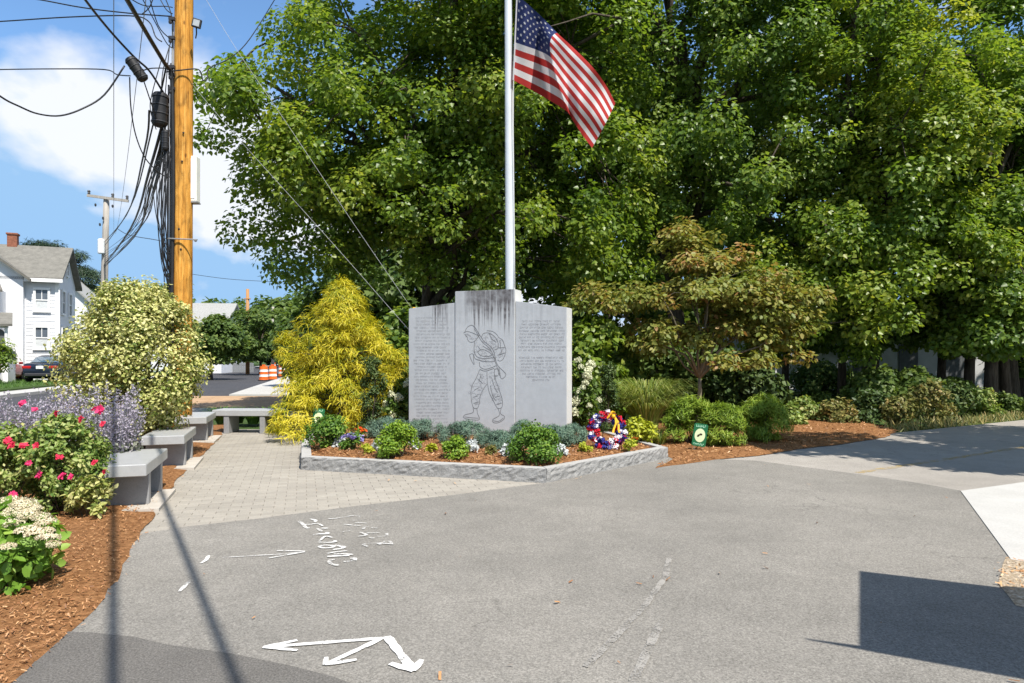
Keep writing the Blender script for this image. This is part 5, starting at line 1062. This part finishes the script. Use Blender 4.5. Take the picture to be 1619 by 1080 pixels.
# local x: to the right (-u), y: away (d).  main block x in [-9,0], y in [0,6]
def wallbox(name, x0, x1, y0, y1, z0, z1, mat, parent): m = MB(); m.box(((x0+x1)/2, (y0+y1)/2, (z0+z1)/2), (x1-x0, y1-y0, z1-z0)); return m.build(name, mat, parent)
EV = 5.95
wallbox('wall', -9, 0, 0, 6, -.2, EV, 'siding_white', ho)
m = MB(); m.add([(0, 0, EV), (0, 6, EV), (0, 3, EV+2.0), (-9, 0, EV), (-9, 6, EV), (-9, 3, EV+2.0)], [(0, 1, 2), (3, 5, 4), (0, 2, 5, 3), (1, 4, 5, 2)]); m.build('gable_wall', 'siding_white', ho)
def roof_gable(name, x0, x1, y0, y1, ze, rise, mat, parent, th=.16, over=.35, along='x'):
    m = MB()
    if along == 'x':
        ym = (y0+y1)/2; sl = rise/((y1-y0)/2)
        for s in (-1, 1):
            ya = y0-over if s < 0 else y1+over; za = ze-sl*over
            v = [(x0-over, ya, za), (x1+over, ya, za), (x1+over, ym, ze+rise), (x0-over, ym, ze+rise)]; v = [(a, b, c+.02) for a, b, c in v]
            m.add(v+[(a, b, c+th) for a, b, c in v], [(3, 2, 1, 0), (4, 5, 6, 7), (0, 1, 5, 4), (1, 2, 6, 5), (2, 3, 7, 6), (3, 0, 4, 7)])
    else:
        xm = (x0+x1)/2; sl = rise/((x1-x0)/2)
        for s in (-1, 1):
            xa = x0-over if s < 0 else x1+over; za = ze-sl*over
            v = [(xa, y0-over, za), (xa, y1, za), (xm, y1, ze+rise), (xm, y0-over, ze+rise)]; v = [(a, b, c+.02) for a, b, c in v]
            m.add(v+[(a, b, c+th) for a, b, c in v], [(3, 2, 1, 0), (4, 5, 6, 7), (0, 1, 5, 4), (1, 2, 6, 5), (2, 3, 7, 6), (3, 0, 4, 7)])
    return m.build(name, mat, parent)
rf = roof_gable('roof', -9, 0, 0, 6, EV, 2.0, 'shingle_grey', ho)
m = MB(); m.bbox((-2.75, 3.0, EV+2.1), (.5, .5, 1.3), .02); m.build('chimney', 'chimney_brick', rf); m = MB(); m.bbox((-2.75, 3.0, EV+2.8), (.6, .6, .12), .02); m.build('chimney_cap', 'chimney_brick', rf)
# cross gable facing the lot
CG0, CG1 = -7.4, -1.55
wallbox('wall', CG0, CG1, -.35, .3, -.2, EV-.05, 'siding_white', ho)
m = MB(); xm = (CG0+CG1)/2; m.add([(CG0, -.35, EV-.05), (CG1, -.35, EV-.05), (xm, -.35, EV+2.25), (CG0, .3, EV-.05), (CG1, .3, EV-.05), (xm, .3, EV+2.25)], [(0, 1, 2), (3, 5, 4), (0, 2, 5, 3), (1, 4, 5, 2)]); m.build('gable_wall', 'siding_white', ho)
roof_gable('roof', CG0, CG1, -.35, 3.2, EV-.05, 2.3, 'shingle_grey', ho, .16, .4, 'y')
for x0, x1 in ((-1.5, .35),):
    m = MB(); m.box(((x0+x1)/2, -.40, EV-.22), (x1-x0, .10, .2)); m.build('eave_board', 'trim_white', ho)
for i in range(28):      # clapboard courses on both visible faces
    z = .35+i*.205
    m = MB(); m.add([(-1.5, -.002, z), (0.02, -.002, z), (.02, -.028, z-.012), (-1.5, -.028, z-.012), (-1.5, -.003, z+.19), (.02, -.003, z+.19)], [(0, 1, 2, 3), (3, 2, 5, 4)]); m.build('clapboard', 'siding_white', ho)
m = MB(); m.box((.01, -.02, EV/2-.2), (.16, .14, EV-.1)); m.build('corner_board', 'trim_white', ho)
m = MB(); m.tube([(.14, -.16, EV-.3), (.14, -.16, .0)], .04, 6); m.build('downspout', 'trim_white', ho)
def window(parent, x, y, z, w, h, face='y', mats=('window_glass', 'curtain')):
    t = None; M = Matrix.Translation((x, y, z)) @ (Matrix.Rotation(R(90), 4, 'Z') if face == 'x' else Matrix.Identity(4)); f = MB()
    for (cx, cz, dx_, dz_) in ((0, h/2+.06, w+.26, .13), (0, -h/2-.06, w+.30, .12), (-w/2-.06, 0, .12, h+.02), (w/2+.06, 0, .12, h+.02)): f.box((cx, -.045, cz), (dx_, .09, dz_), M)
    f.box((0, -.03, 0), (w, .05, .06), M); f.box((0, -.028, h*.26), (.035, .04, h*.46), M); wo_ = f.build('window', 'trim_white', parent)
    p = MB(); p.box((0, -.008, h/4), (w, .012, h/2-.03), M); p.build('pane', mats[0], wo_); p = MB(); p.box((0, -.008, -h/4), (w, .012, h/2-.03), M); p.build('pane', mats[1], wo_)
for z in (2.45, 4.62): window(ho, -.72, -.034, z, .58, 1.18, 'y', ('window_glass', 'curtain'))
for z in (2.45, 4.62):
    for y in (1.7, 3.9): window(ho, 0, y, z, .8, 1.3, 'x', ('window_glass', 'window_glass'))
window(ho, 0, 3, 6.75, .5, .7, 'x', ('window_glass', 'window_glass'))
# one-and-a-half storey wing and screened porch in front of the cross gable
wallbox('wall', -7.2, -2.35, -1.8, -.34, -.2, 5.0, 'siding_white', ho)
m = MB(); m.add([(-7.5, -2.15, 4.85), (-2.1, -2.15, 4.85), (-2.9, -.3, 6.1), (-7.5, -.3, 6.1), (-7.5, -2.15, 4.97), (-2.1, -2.15, 4.97), (-2.9, -.3, 6.22), (-7.5, -.3, 6.22)], [(3, 2, 1, 0), (4, 5, 6, 7), (0, 1, 5, 4), (1, 2, 6, 5), (2, 3, 7, 6), (3, 0, 4, 7)]); m.build('roof', 'shingle_grey', ho)
window(ho, -2.75, -1.8, 4.2, .26, .95, 'y', ('window_glass', 'window_glass'))
m = MB(); m.add([(-7.5, -3.6, 2.95), (-1.35, -3.6, 2.95), (-1.75, -1.7, 3.65), (-7.5, -1.7, 3.65), (-7.5, -3.6, 3.07), (-1.35, -3.6, 3.07), (-1.75, -1.7, 3.77), (-7.5, -1.7, 3.77)], [(3, 2, 1, 0), (4, 5, 6, 7), (0, 1, 5, 4), (1, 2, 6, 5), (2, 3, 7, 6), (3, 0, 4, 7)]); m.build('porch_roof', 'shingle_grey', ho)
wallbox('porch_skirt', -7.2, -1.6, -3.35, -1.81, -.2, 1.05, 'trim_white', ho)
for i in range(6):
    x = -1.68-i*.62; m = MB(); m.box((x, -3.3, 2.0), (.12, .12, 1.95)); m.build('porch_post', 'trim_white', ho)
    if i < 5:
        pts = [(x-.07-.48, -3.28, 1.1), (x-.07, -3.28, 1.1)]+[(x-.31+.24*math.cos(a), -3.28, 2.55+.26*math.sin(a)) for a in np.linspace(0, math.pi, 9)]
        m = MB(); m.poly(pts); m.build('porch_screen', 'screen_dark', ho)
wallbox('porch_beam', -7.2, -1.6, -3.36, -3.22, 2.86, 2.98, 'trim_white', ho)
for i in range(3):
    y = -2.2-i*.5; m = MB(); m.box((-1.5, -3.0+.01*i, .9), (.02, .02, .1)); 
m = MB()
for i in range(4): m.box((-2.9, -3.5-.28*i, .85-.25*i), (1.2, .3, .18))
m.build('porch_steps', 'trim_white', ho)
# neighbour houses
def simple_house(K, rz, w, d, ev, rise, label, wall, roof, along='x', wins=(), chim=None):
    h = empty('house', K, rz); tag(h, label, 'house'); wallbox('wall', -w, 0, 0, d, -.3, ev, wall, h); m = MB()
    if along == 'x': m.add([(0, 0, ev), (0, d, ev), (0, d/2, ev+rise), (-w, 0, ev), (-w, d, ev), (-w, d/2, ev+rise)], [(0, 1, 2), (3, 5, 4), (0, 2, 5, 3), (1, 4, 5, 2)])
    else: m.add([(0, 0, ev), (-w, 0, ev), (-w/2, 0, ev+rise), (0, d, ev), (-w, d, ev), (-w/2, d, ev+rise)], [(0, 1, 2), (3, 5, 4), (0, 2, 5, 3), (1, 4, 5, 2)])
    m.build('gable_wall', wall, h); r_ = roof_gable('roof', -w, 0, 0, d, ev, rise, roof, h, .16, .35, along)
    if chim: m = MB(); m.bbox(chim, (.7, .7, 1.6), .02); m.build('chimney', 'chimney_brick', r_)
    for (x, y, z, ww, hh, f) in wins: window(h, x, y, z, ww, hh, f, ('window_glass', 'window_glass'))
    return h
simple_house((at(150, 590, 56).x, 55, .1), R(20), 6, 9, 6.0, 3.0, 'pale grey gabled house behind the white clapboard house', 'siding_white', 'shingle_pale', 'y', [(-1.2, 0, 4.6, .7, 1.2, 'y'), (-3.2, 0, 4.6, .7, 1.2, 'y'), (-1.2, 0, 2.2, .7, 1.2, 'y')], (-4.2, 3, 8.6))
simple_house((at(350, 590, 66).x, 66, 0), R(8), 14, 9, 4.0, 2.9, 'white house with a broad pale grey roof across the street', 'siding_white', 'shingle_pale', 'x', [(-1.5, 0, 2.2, .8, 1.2, 'y')])
# pale buildings behind the trees
sb = empty('storage_building', (26, 33, 0), R(-4)); tag(sb, 'long pale siding building half hidden behind the dark trunks', 'building')
wallbox('wall', -10.5, 10, 0, 8, -.2, 3.6, 'siding_shed', sb); m = MB(); m.box((-.2, -.15, 3.7), (20.8, .5, .22)); m.build('fascia', 'trim_white', sb); m = MB(); m.add([(-10.9, -.5, 3.8), (10.4, -.5, 3.8), (10.4, 8.5, 4.8), (-10.9, 8.5, 4.8)], [(0, 1, 2, 3)]); m.build('roof', 'shingle_grey', sb)
for i in range(7):
    m = MB(); m.bbox((-8.8+i*2.2, -.03, 1.5), (.9, .05, 2.6), .01); m.build('door', 'screen_dark', sb)
sb2 = empty('storage_building', (at(1270, 600, 31).x, 31, 0), R(3)); tag(sb2, 'white shed glimpsed under the maple beyond the bronze-leaved tree', 'building'); wallbox('wall', -2.6, 1.6, 0, 4, -.1, 2.6, 'siding_white', sb2); roof_gable('roof', -2.6, 1.6, 0, 4, 2.6, 1.2, 'shingle_grey', sb2); m = MB(); m.box((-.5, -.12, .14), (4.2, .2, .16)); m.build('sill_board', 'trim_white', sb2)
# grey fence
gf = empty('fence', (at(352, 580, 70).x, 70, -.05), R(3)); tag(gf, 'low grey board fence across the street by the lone barrel', 'fence')
bm_ = MB(); bm_.box((0, 0, .5), (.16, .04, 1.0)); bme = bm_.mesh('board', 'fence_grey')
for i in range(17): o = link('board', bme, gf); o.location = (i*.19, 0, random.uniform(-.02, .02))
m = MB(); m.box((1.5, .05, .75), (3.3, .05, .08)); m.box((1.5, .05, .25), (3.3, .05, .08)); m.build('rail', 'fence_grey', gf)

# ------------------------------------------------------------------ cars
def car(loc, rz, paintm, label):
    t = empty('parked_car', loc, rz); tag(t, label, 'car'); L, W = 4.6, 1.82
    # stations front (y=+2.3) to rear (y=-2.3): (y, half width, floor, belt, roof half width, roof z)
    body = [(2.3, .62, .35, .62), (2.15, .80, .24, .72), (1.6, .89, .20, .86), (.9, .91, .18, .95), (0, .91, .18, .97), (-.9, .91, .18, .99), (-1.6, .90, .20, 1.03), (-2.05, .86, .26, 1.02), (-2.25, .80, .32, .94), (-2.3, .74, .38, .80)]
    mb = MB(); ring = []
    for (y, w, z0, z1) in body:
        b = len(mb.v); prof = [(-w*.82, z0), (-w*.98, z0+.12), (-w, z0+(z1-z0)*.55), (-w*.95, z1-.05), (-w*.80, z1), (w*.80, z1), (w*.95, z1-.05), (w, z0+(z1-z0)*.55), (w*.98, z0+.12), (w*.82, z0)]
        mb.v += [(x, y, z) for x, z in prof]; ring.append(b)
    for i in range(len(ring)-1):
        for j in range(10): mb.f.append([ring[i]+j, ring[i]+(j+1) % 10, ring[i+1]+(j+1) % 10, ring[i+1]+j]); mb.mi.append(0)
    mb.f.append([ring[0]+j for j in range(10)]); mb.mi.append(0); mb.f.append([ring[-1]+j for j in range(10)][::-1]); mb.mi.append(0); mb.build('body', paintm, t, True)
    cab = [(1.05, .72, .95, .96), (.35, .66, .97, 1.38), (-.2, .64, .98, 1.45), (-.8, .63, .99, 1.42), (-1.15, .64, 1.0, 1.34), (-1.75, .70, 1.02, 1.06)]; mb = MB(); ring = []
    for (y, w, z0, z1) in cab:
        b = len(mb.v); mb.v += [(-w-.10, y, z0-.03), (-w, y, z1-.05), (-w*.8, y, z1), (w*.8, y, z1), (w, y, z1-.05), (w+.10, y, z0-.03)]; ring.append(b)
    for i in range(5):
        for j in range(5): mb.f.append([ring[i]+j, ring[i]+j+1, ring[i+1]+j+1, ring[i+1]+j]); mb.mi.append(0 if (j in (1, 2, 3) and 0 < i < 4) else 1)
    mb.build('cabin', [paintm, 'car_glass'], t, True)
    for s in (-1, 1):
        m = MB(); m.bbox((s*.60, -2.235, .80), (.42, .14, .15), .03); m.build('tail_light', 'tail_light', t); m = MB(); m.bbox((s*.98, .75, 1.0), (.2, .1, .13), .03); m.build('mirror', paintm, t)
        for y in (1.42, -1.38):
            w_ = empty('wheel_tmp'); bpy.data.objects.remove(w_)
            m = MB(); m.tube([(s*.74, y, .32), (s*.80, y, .32), (s*.92, y, .32), (s*.94, y, .32)], [.28, .33, .33, .28], 20); wh = m.build('wheel', 'tyre', t, True); m = MB(); m.tube([(s*.935, y, .32), (s*.95, y, .32)], [.21, .19], 14); m.build('rim', 'chrome', wh)
    m = MB(); m.bbox((0, -2.315, .80), (.34, .02, .16), .005); m.build('number_plate', 'plate_white', t); m = MB(); m.bbox((0, -2.285, .93), (.5, .04, .03), .006); m.build('trim_bar', 'chrome', t); m = MB(); m.bbox((0, -2.29, .42), (1.4, .1, .16), .03); m.build('bumper', 'steel_dark', t)
    m = MB(); m.blob((0, -2.31, .90), (.09, .012, .035), 2, 0); m.build('emblem', 'chrome', t)
    return t
car((at(53, 606, 35.5).x, 37.4, .165), R(14), 'car_navy', 'dark navy sedan parked with its tail to the street, white number plate')
car((at(53, 606, 35.5).x-3.05, 36.8, .165), R(14), 'car_red', 'dark red car beside the navy sedan, only its side in view')

# ------------------------------------------------------------------ trees
GM = 'big maples behind the memorial'
tree('maple_tree', 'huge dark green maple whose crown spreads behind the flagpole and the guy wires', (-2.4, 19.6, 0), [((-1.9, 18.8, 9.0), (4.9, 4.6, 5.0), 5), ((-5.0, 17.8, 6.9), (3.5, 3.2, 3.4), 2.6), ((.6, 18.4, 7.8), (3.7, 3.8, 5.0), 2.6), ((-3.0, 17.4, 5.2), (4.0, 2.8, 1.9), 1.6), ((.8, 17.8, 4.4), (3.0, 2.4, 1.9), 1.0), ((-.6, 18.4, 12.0), (4.6, 4, 3.4), 3.0)], 4.4, .34, 150000, .118, 'maple_leaf', GM, 620, (.34, .78), 3.1, .85, limbs=30, inner=.3, droop=.2)
tree('maple_tree', 'tall maple with a dark upright trunk above the bronze-leaved tree', (5.1, 21.5, 0), [((5.4, 21, 10.5), (4.4, 4.2, 6.4), 4), ((6.6, 19.6, 6.2), (3.8, 3.0, 3.4), 2), ((4.2, 20, 13), (4.4, 4, 3.4), 2.2), ((7.5, 20.5, 13.5), (4, 3.5, 3), 1.6), ((8.0, 19.5, 10.8), (3.0, 3.0, 4.6), 1.8), ((3.0, 20.0, 7.5), (2.0, 2.4, 3.0), .8)], 7.5, .32, 92000, .122, 'maple_leaf_blue', GM, 380, (.34, .75), 1.9, .85, limbs=26, inner=.35, tint=.04, droop=.2)
tree('maple_tree', 'bright yellow-green maple leaning out over the trail', (10.2, 19.4, 0), [((9.9, 18.2, 7.2), (2.9, 2.8, 4.2), 3), ((10.6, 17.6, 6.4), (2.0, 2.2, 2.6), 1.2), ((8.8, 18.0, 3.6), (2.4, 2.0, 2.3), 1.6), ((11.6, 17.4, 3.6), (1.6, 1.4, 1.8), 1.0), ((10.2, 18.5, 11.5), (2.6, 2.6, 3.4), 1.6)], 4.0, .26, 60000, .118, 'maple_leaf', GM, 290, (.3, .68), 1.5, .85, limbs=20, inner=.3, tint=.16, droop=.2)
tree('maple_tree', 'tall shadowy maple on the far side of the trail', (16.0, 22.0, 0), [((16, 21.5, 10), (5.4, 5, 7.0), 4), ((14.2, 18.6, 4.2), (3.2, 2.2, 2.4), 2.0), ((17.5, 19, 4.2), (3.5, 2.4, 2.6), 1.6), ((13.5, 21, 11), (3, 3, 5), 2.0)], 6, .30, 76000, .135, 'maple_leaf_blue', GM, 350, (.38, .8), 1.4, .85, limbs=22, inner=.35, droop=.2)
GT = 'slim dark trunks along the trail'
SL = ['slim dark trunk nearest the tan weed clumps, in the row shading the trail', 'slim dark trunk standing before the pale siding building, second from the tan weeds', 'thickest of the slim dark trunks along the trail', 'slim dark trunk half behind the thickest one', 'slim tree under the bright yellow-green maple', 'slim tree in front of the white shed beyond the bronze-leaved tree']
for i, (x, D, h, cr, rr) in enumerate(((1487, 19.5, 9, 1.6, .14), (1531, 18.8, 9.5, 1.8, .17), (1566, 18.0, 10, 1.9, .20), (1592, 18.6, 9, 1.6, .16), (1330, 20.0, 8, 1.7, .15), (1240, 22.0, 8, 1.7, .15))):
    X = at(x, 640, D).x
    tree('slim_tree', SL[i], (X, D, 0), [((X, D, h*.72), (cr, cr, h*.28), 1), ((X-.3, D-.8, 2.6), (1.3, .9, 1.1), .8)], h*.75, rr*.8, 10000, .13, 'maple_leaf_blue', GT, 60, (.3, .65), 1.3, .7, limbs=10, lean=(random.uniform(-.4, .4), 0))
tree('shade_tree', 'broad shade tree standing over the trail past the concrete walk', (13.4, 5.4, 0), [((10.9, 6.6, 7.0), (3.4, 2.0, 1.3), 3), ((9.3, 6.0, 6.2), (2.0, 1.3, .6), 1.0), ((13.5, 7.6, 8), (4, 3.0, 2.2), 2.6), ((7.8, 7.0, 7.3), (1.5, 1.5, .6), .7)], 5, .26, 24000, .17, 'maple_leaf_blue', None, 130, (.45, .8), 4.8, .5, limbs=16, inner=.3)
GBk = 'wood behind the maples'
for i, (X, D, h, r_) in enumerate(((-7.6, 33, 6.5, 2.6), (-4, 31, 15, 4.6), (0, 34, 19, 5.4), (4.2, 30, 18, 4.8), (8.5, 33, 20, 5.4), (13.5, 31, 19, 5.2), (20, 27, 15, 5), (25, 24, 14, 4.5), (11, 40, 15, 5), (30, 34, 15, 6))):
    tree('background_tree', 'dark leafy tree in the wood behind the maples', (X, D, 0), [((X, D, h*.58), (r_, r_*.8, h*.42), 3), ((X, D-1, h*.26), (r_*.9, r_*.6, h*.18), 1.2)], h*.5, .22, 9500, .30, 'far_leaf', GBk, 80, (.8, 1.4), .8, .6, limbs=8, inner=.3)
GU = 'leafy shrubs under the maples'
UL = ['dark shrub between the far street and the golden cypress', 'dark shrub right behind the golden cypress top', 'blue-green leafed shrub showing between the golden cypress and the stone', 'dark shrub behind the lettered end of the stone, below the guy wires', 'dark shrub behind the flagpole base', 'bright green leafy shrub rising behind the white hydrangea', 'mid green shrub between the hydrangea and the bronze-leaved tree', 'dark shrub behind the fountain grass', 'dark shrub behind the trunk of the bronze-leaved tree', 'small dark shrub behind the farthest feathery shrub', 'low dark shrub on the shaded grass before the white shed', 'dark shrub under the bright yellow-green maple', 'large-leaved shrub above the tan weed clumps', 'low dark shrub between the slim trunks and the trail']
for i, (x, D, r_, h, mt) in enumerate(((500, 19.5, 1.0, 2.3, 'far_leaf'), (560, 17.5, 1.5, 2.6, 'far_leaf'), (640, 16.6, 1.3, 2.7, 'maple_leaf_blue'), (735, 17.2, 1.7, 2.9, 'far_leaf'), (840, 17.0, 1.5, 2.8, 'far_leaf'), (935, 14.2, .95, 2.35, 'maple_leaf'), (985, 15.3, .9, 2.1, 'maple_leaf_blue'), (1050, 17.5, 1.3, 2.0, 'far_leaf'), (1130, 17.3, 1.3, 1.7, 'far_leaf'), (1190, 16.6, .9, 1.3, 'yew_leaf'), (1300, 27, 1.6, 1.1, 'far_leaf'), (1395, 17.6, 1.0, 1.1, 'far_leaf'), (1450, 17.4, .8, 1.1, 'far_leaf'), (1500, 17.8, .9, .8, 'far_leaf'))):
    bush('understory_shrub', UL[i], (at(x, 640, D).x, D, 0), (r_, r_*.8), h, 5200, .13, mt, GU, lumps=46, lump_r=.30, tm='maple', stems=6, stem_r=.02)
WL = ['light green weed clump just past the feathery shrubs', 'small tan weed clump nearest the mulch bed', 'dark green weed clump between the two smaller tan ones', 'middle tan weed clump at the trail edge', 'tallest tan and golden weed clump at the trail edge', 'dark weed clump between the tallest tan clump and the trunks', 'light green weed clump at the foot of the thickest slim trunk', 'dull green weed clump farthest along the trail edge', 'small light green weed clump touching the farthest feathery shrub', 'dull green weed clump set back on the shaded grass']
GW = 'weedy undergrowth along the trail edge'
for i, (x, y, r_, h, mt) in enumerate(((1280, 668, .45, .55, 'rose_leaf'), (1330, 672, .5, .5, 'dry_leaf'), (1385, 670, .55, .75, 'yew_leaf'), (1430, 672, .5, .6, 'dry_leaf'), (1478, 668, .62, .95, 'dry_leaf'), (1520, 664, .6, .9, 'yew_leaf'), (1560, 660, .55, .7, 'rose_leaf'), (1600, 658, .5, .55, 'far_leaf'), (1255, 676, .35, .45, 'rose_leaf'), (1305, 655, .5, .5, 'far_leaf'))):
    p = gp(x, y); bush('weed_clump', WL[i], (p.x, p.y+.2, -.03), (r_, r_*.7), h, 1500, .085, mt, GW, lumps=22, tm='oval', cat='weeds', stems=6, stem_r=.006)
P = []
for i in range(2600):
    t_ = rng.random(); X = 7.7+t_*10+rng.normal(0, .25); Y = 13.65+(X-7.7)*.63+rng.normal(.25, .2); P.append((X, Y, -.04))
P = np.array(P); n_ = len(P); tag(link('verge_grass', leaf_mesh('verge_grass', P, np.array([0, -1., .3])+.6*rnd(n_), np.array([0, 0, 1.])+.5*rnd(n_), .17*rng.uniform(.4, 1.4, n_), rng.random(n_), 'dry_leaf', 'needle')), 'dry tan and green grass along the trail verge', 'grass', kind='stuff')
# lawn blades on the raised house lot and beyond the trail
P = np.stack([rng.uniform(-27, -20.5, 9000), rng.uniform(26, 39, 9000), np.full(9000, .16)], 1); P = P[P[:, 0] < -20.9-.25*(P[:, 1]-26.5)]; n_ = len(P)
tag(link('lawn_grass', leaf_mesh('lawn_grass', P, np.array([0, -1., .3])+.6*rnd(n_), np.array([0, 0, 1.])+.5*rnd(n_), .12*rng.uniform(.5, 1.4, n_), rng.random(n_), 'lily_blade', 'needle')), 'mown green lawn in front of the parked cars', 'grass', kind='stuff')
# street trees
GS = 'trees along the far street'
for (x, ybase, D, r_, zc, rz_, lab) in ((333, 590, 46, 1.9, 2.7, 1.5, 'round dark street tree with a short trunk beyond the dark asphalt street'), (412, 585, 60, 3.4, 3.4, 2.9, 'broad dark tree over the far end of the street'), (470, 585, 56, 2.0, 3.2, 2.2, 'dark tree behind the far barrel beside the golden cypress'), (496, 585, 34, 1.5, 2.4, 2.0, 'dark leafy tree close behind the golden cypress')):
    X = at(x, ybase, D).x; tree('street_tree', lab, (X, D, 0), [((X, D, zc), (r_, r_, rz_), 1)], zc*.7, .14, 9000, .26, 'far_leaf', GS, 60, (.45, .8), .9, .6, limbs=10, inner=.4)
for (x, D, h, r_) in ((270, 95, 13, 7), (215, 110, 13, 7), (330, 120, 10.5, 9), (375, 120, 11, 6), (300, 140, 14, 8), (425, 130, 12, 8), (470, 100, 11, 7), (395, 160, 15, 8), (180, 120, 14, 7), (500, 120, 14, 8)):
    X = at(x, 560, D).x; tree('distant_tree', 'hazy green tree on the distant rise beyond the street', (X, D, 0), [((X, D, h*.55), (r_, r_*.7, h*.45), 1)], h*.4, .3, 5000, .75, 'far_leaf', 'distant trees beyond the street', 50, (1.2, 2.2), .5, .6, limbs=6, inner=.3)
# white pine behind the house: layered plates
px_ = at(98, 500, 62).x
tree('pine_tree', 'dark layered pine rising behind the white house', (px_, 62, 0), [((px_+a, 62+b, z), (r_, r_*.7, .55), w) for a, b, z, r_, w in ((-1.6, 0, 11.6, 1.6, 1.2), (.6, 0, 10.8, 1.8, 1.4), (-.4, 0, 9.6, 2.4, 1.5), (2.2, 0, 9.2, 1.7, 1.2), (.8, 0, 8.0, 2.6, 1.5), (2.6, 0, 7.0, 2.2, 1.2), (-.5, 0, 6.2, 2.6, 1.2))], 11, .3, 16000, .36, 'pine_needle', None, 70, (.6, 1.0), 3, .4, tm='needle', limbs=16, inner=.2)
tree('garden_shrub_tree', 'small round green tree in front of the screened porch', (at(-2, 600, 33).x, 33, .1), [((at(-2, 600, 33).x, 33, 1.55), (.42, .42, .75), 1)], 1.0, .05, 1600, .12, 'maple_leaf', None, 30, (.3, .5), .7, .6, limbs=6)

# ------------------------------------------------------------------ flat panel added out of view to cast the square shadow on the asphalt
kz = 2.35; sh = Vector((TOSUN.x, TOSUN.y))/TOSUN.z*kz
gc = [g2(1362, 905), g2(1362, 1028), g2(1642, 1079), g2(1642, 938)]; rc_ = [Vector(p)+sh for p in gc]
cx_ = sum((p for p in rc_), Vector((0, 0)))/4; ki = empty('shadow_caster', (cx_.x, cx_.y, 0)); tag(ki, 'flat panel on posts added out of view to cast the square shadow', 'shadow caster')
mb = MB(); mb.prism([(p.x-cx_.x, p.y-cx_.y) for p in rc_], kz-.03, kz+.03); mb.build('roof', 'steel_dark', ki)  # added panel, its outline traced back from the wanted shadow
dsp = (rc_[1]-rc_[2]).normalized(); q = rc_[1]-cx_; sd_ = Vector((-dsp.y, dsp.x))
mb = MB(); mb.prism([tuple(q-sd_*.035), tuple(q+dsp*.26+Vector((0, 0))), tuple(q+sd_*.0)], kz-.02, kz+.02); mb.build('shadow_prong', 'steel_dark', ki)  # added prong that makes the spike at the shadow corner
m1 = (rc_[0]+rc_[3])/2-cx_; m2 = (rc_[3]+rc_[2])/2-cx_
for p in (m1*.7, m2*.9): mb = MB(); mb.tube([(p.x, p.y, -.1), (p.x, p.y, kz-.02)], .05, 8); mb.build('post', 'pole_wood_grey', ki)
mb = MB(); c0, c1 = m1*.7, m2*.9; mb.add([(c0.x, c0.y, .9), (c1.x, c1.y, .9), (c1.x, c1.y, 1.9), (c0.x, c0.y, 1.9)], [(0, 1, 2, 3)]); mb.build('caster_board', 'pole_wood_grey', ki)  # board added between the posts of the shadow panel
